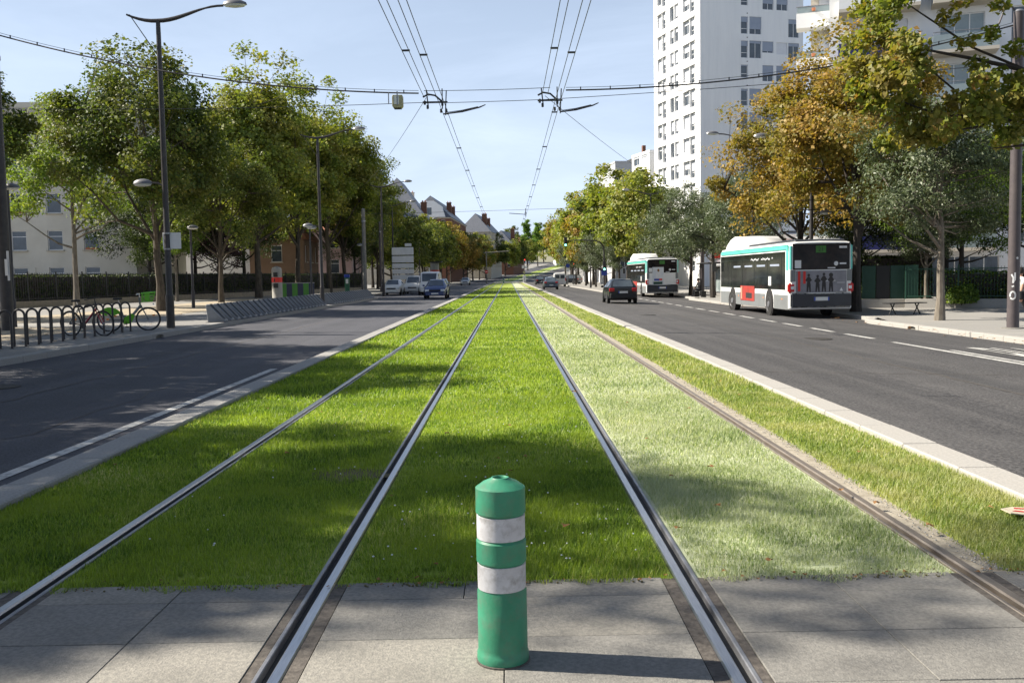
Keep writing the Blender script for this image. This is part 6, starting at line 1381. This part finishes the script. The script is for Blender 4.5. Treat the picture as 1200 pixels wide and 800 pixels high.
# ------------------------------------------------------------------ people
def person(loc, rz, label, J, radii, edges, regions, hair, height=1.68, skirt=None, bag=None, extra=None):
    """J: joints (x,y,z); one skinned body mesh; regions(face centre) -> material index"""
    t = thing('person', label, 'person', loc, rz)
    me = bpy.data.meshes.new('body'); names = list(J); me.from_pydata([J[n] for n in names], [(names.index(a), names.index(b)) for a, b in edges], [])
    o = bpy.data.objects.new('body', me); col.objects.link(o); sk = o.modifiers.new('skin', 'SKIN'); sk.use_smooth_shade = True
    for i, n in enumerate(names):
        v = me.skin_vertices[0].data[i]; r_ = radii[n]; v.radius = r_ if hasattr(r_, '__len__') else (r_, r_); v.use_root = (n == 'pelvis')
    ss = o.modifiers.new('sub', 'SUBSURF'); ss.levels = 2; ss.render_levels = 2
    dg = bpy.context.evaluated_depsgraph_get(); dg.update(); nm = bpy.data.meshes.new_from_object(o.evaluated_get(dg)); bpy.data.objects.remove(o)
    mats, fn = regions
    nm.materials.clear(); [nm.materials.append(M[m]) for m in mats]
    nm.polygons.foreach_set('material_index', [fn(p.center) for p in nm.polygons]); nm.polygons.foreach_set('use_smooth', [True]*len(nm.polygons))
    put('body', nm, t)
    hx, hy, hz = J['head']
    h = MB(); h.lathe([(.02, .135), (.075, .12), (.108, .06), (.112, 0), (.10, -.05), (.06, -.07)], 14, (hx, hy-.018, hz+.02), cap=False); h.build('hair', hair, t, smooth=True)
    f = MB(); f.lathe([(.001, -.035), (.018, -.02), (.012, .02), (.001, .03)], 8, (hx, hy+.105, hz-.01), cap=False); f.build('nose', 'skin_tone', t, smooth=True)
    for s_ in (-1, 1): f = MB(); f.lathe([(.001, -.012), (.013, 0), (.001, .012)], 8, (hx+.035*s_, hy+.088, hz+.02), cap=False); f.build('eye', 'ink', t)
    if bag: b = MB(); b.box(*bag[0]); b.build('bag', bag[1], t, bevel=.03)
    if extra: extra(t)
    return t
def walker(stride=.28, arm=.2, bend_=0.0):
    J = {'pelvis': (0, 0, .92), 'waist': (0, .0, 1.08), 'chest': (0, .02+bend_*.5, 1.30), 'neck0': (0, .02+bend_, 1.43), 'neck': (0, .03+bend_, 1.49), 'head': (0, .05+bend_, 1.60), 'top': (0, .045+bend_, 1.68)}
    for s, n in ((-1, 'l'), (1, 'r')):
        f = s*stride
        J['hip'+n] = (.095*s, 0, .88); J['knee'+n] = (.10*s, f*.55+.05, .49); J['ankle'+n] = (.10*s, f-.02, .09+max(0, -f)*.2); J['toe'+n] = (.105*s, f+.15, .05+max(0, -f)*.05)
        J['sh'+n] = (.185*s, .01+bend_*.8, 1.385); J['elb'+n] = (.235*s, -s*arm*.5+bend_*.6, 1.12); J['wri'+n] = (.24*s, -s*arm+.06+bend_*.6, .89); J['hand'+n] = (.235*s, -s*arm+.08+bend_*.6, .81)
    rad = {'pelvis': (.15, .115), 'waist': (.13, .10), 'chest': (.165, .115), 'neck0': (.09, .075), 'neck': .052, 'head': (.085, .10), 'top': (.05, .06)}
    for n in 'lr': rad.update({'hip'+n: .088, 'knee'+n: .06, 'ankle'+n: .043, 'toe'+n: .035, 'sh'+n: .062, 'elb'+n: .045, 'wri'+n: .032, 'hand'+n: .036})
    E_ = [('pelvis', 'waist'), ('waist', 'chest'), ('chest', 'neck0'), ('neck0', 'neck'), ('neck', 'head'), ('head', 'top')]
    for n in 'lr': E_ += [('pelvis', 'hip'+n), ('hip'+n, 'knee'+n), ('knee'+n, 'ankle'+n), ('ankle'+n, 'toe'+n), ('neck0', 'sh'+n), ('sh'+n, 'elb'+n), ('elb'+n, 'wri'+n), ('wri'+n, 'hand'+n)]
    return J, rad, E_
J, rad, E_ = walker()
def reg_shirt(c): return 3 if c.z < .10 else 2 if c.z < .97 and abs(c.x) < .2 else (0 if c.z > 1.46 or (abs(c.x) > .20 and c.z < 1.26) else 1)
def coat(t):
    m = MB(); m.lathe([(.185, .62), (.20, .70), (.185, .92), (.165, 1.10), (.19, 1.28), (.17, 1.40), (.08, 1.46)], 18, cap=False); m.v = [(x, y*.72, z) for x, y, z in m.v]; m.build('coat', 'cloth_green', t, smooth=True)
def fingers(t, J=J):
    for s, n in ((-1, 'l'), (1, 'r')):
        hx, hy, hz = J['hand'+n]
        for k in range(4): m = MB(); y = hy-.03+k*.02; m.tube([(hx, y, hz-.01), (hx-.004*s, y+.004, hz-.05), (hx-.014*s, y+.008, hz-.085+.006*abs(k-1.5))], [.010, .009, .007], 6); m.build('finger', 'skin_tone', t, smooth=True)
        m = MB(); m.tube([(hx, hy+.03, hz+.01), (hx-.012*s, hy+.055, hz-.025), (hx-.016*s, hy+.06, hz-.05)], [.011, .010, .008], 6); m.build('thumb', 'skin_tone', t, smooth=True)
person((15.2, 27.9, zRp(15)), -PI/2+.2, 'person in white top and black trousers walking behind the grey mast', J, rad, E_, (['skin_tone', 'cloth_white', 'cloth_black', 'trim_black'], reg_shirt), 'hair_dark', bag=((.20, .33, -.22, .10, .80, 1.05), 'cloth_black'), extra=fingers)
J2, rad2, E2 = walker(.2, .12, .10)
def reg_coat(c): return 3 if c.z < .10 else 2 if c.z < .55 else (0 if c.z > 1.46 or (abs(c.x) > .2 and c.z < .92) else 1)
def ex2(t): coat(t); fingers(t, J2)
person((13.6, 57.8, zRp(13.6)), 0.3, 'stooped white haired person in a dark green coat carrying a bag', J2, rad2, E2, (['skin_tone', 'cloth_green', 'cloth_beige', 'trim_black'], reg_coat), 'hair_white', bag=((-.36, -.24, -.12, .12, .42, .74), 'bike_red'), extra=ex2)
# seated person and the bench under them
J3 = dict(J); 
for s, n in ((-1, 'l'), (1, 'r')):
    J3['hip'+n] = (.09*s, .0, .52); J3['knee'+n] = (.10*s, .44, .53); J3['ankle'+n] = (.10*s, .46, .10); J3['toe'+n] = (.105*s, .62, .05); J3['elb'+n] = (.22*s, .12, .80); J3['wri'+n] = (.12*s, .32, .70); J3['hand'+n] = (.09*s, .38, .68); J3['sh'+n] = (.185*s, .03, 1.01)
J3.update({'pelvis': (0, 0, .56), 'waist': (0, 0, .71), 'chest': (0, .03, .93), 'neck0': (0, .05, 1.06), 'neck': (0, .07, 1.12), 'head': (0, .11, 1.22), 'top': (0, .12, 1.30)})
person((13.9, 68.2, zRp(13.9)), PI/2+.3, 'person in dark clothes sitting on a bench by the far bus stop', J3, rad, E_, (['skin_tone', 'cloth_black', 'cloth_black', 'trim_black'], lambda c: 3 if c.z < .10 else 0 if c.z > 1.09 else 1), 'hair_dark', extra=lambda t: fingers(t, J3))
t = thing('bench', 'small dark bench at the far bus stop', 'bench', (13.95, 68.2, zRp(14)), PI/2+.3)
for k in range(3): mb = MB(); mb.box(-.7, .7, -.22+k*.15, -.09+k*.15, .40, .435); mb.build('slat', 'trim_black', t)
for sx in (-.5, .5): mb = MB(); mb.box(sx-.03, sx+.03, -.2, .2, 0, .40); mb.build('leg', 'trim_black', t)
t = thing('bus_shelter', 'glass bus stop shelter behind the seated person', 'shelter', (15.4, 70.5, zRp(15)), 0)
for y in (-1.8, 1.8):
    for x in (-.6, .6): mb = MB(); mb.tube([(x, y, -.1), (x, y, 2.4)], .04, 8); mb.build('post', 'pole_dark', t)
mb = MB(); mb.box(-.85, .8, -2.1, 2.1, 2.4, 2.5); mb.build('roof', 'trim_black', t, bevel=.03)
for y in (-1.75, -.55, .65): mb = MB(); mb.box(.58, .60, y, y+1.1, .3, 2.2); mb.build('pane', 'glass_green', t)
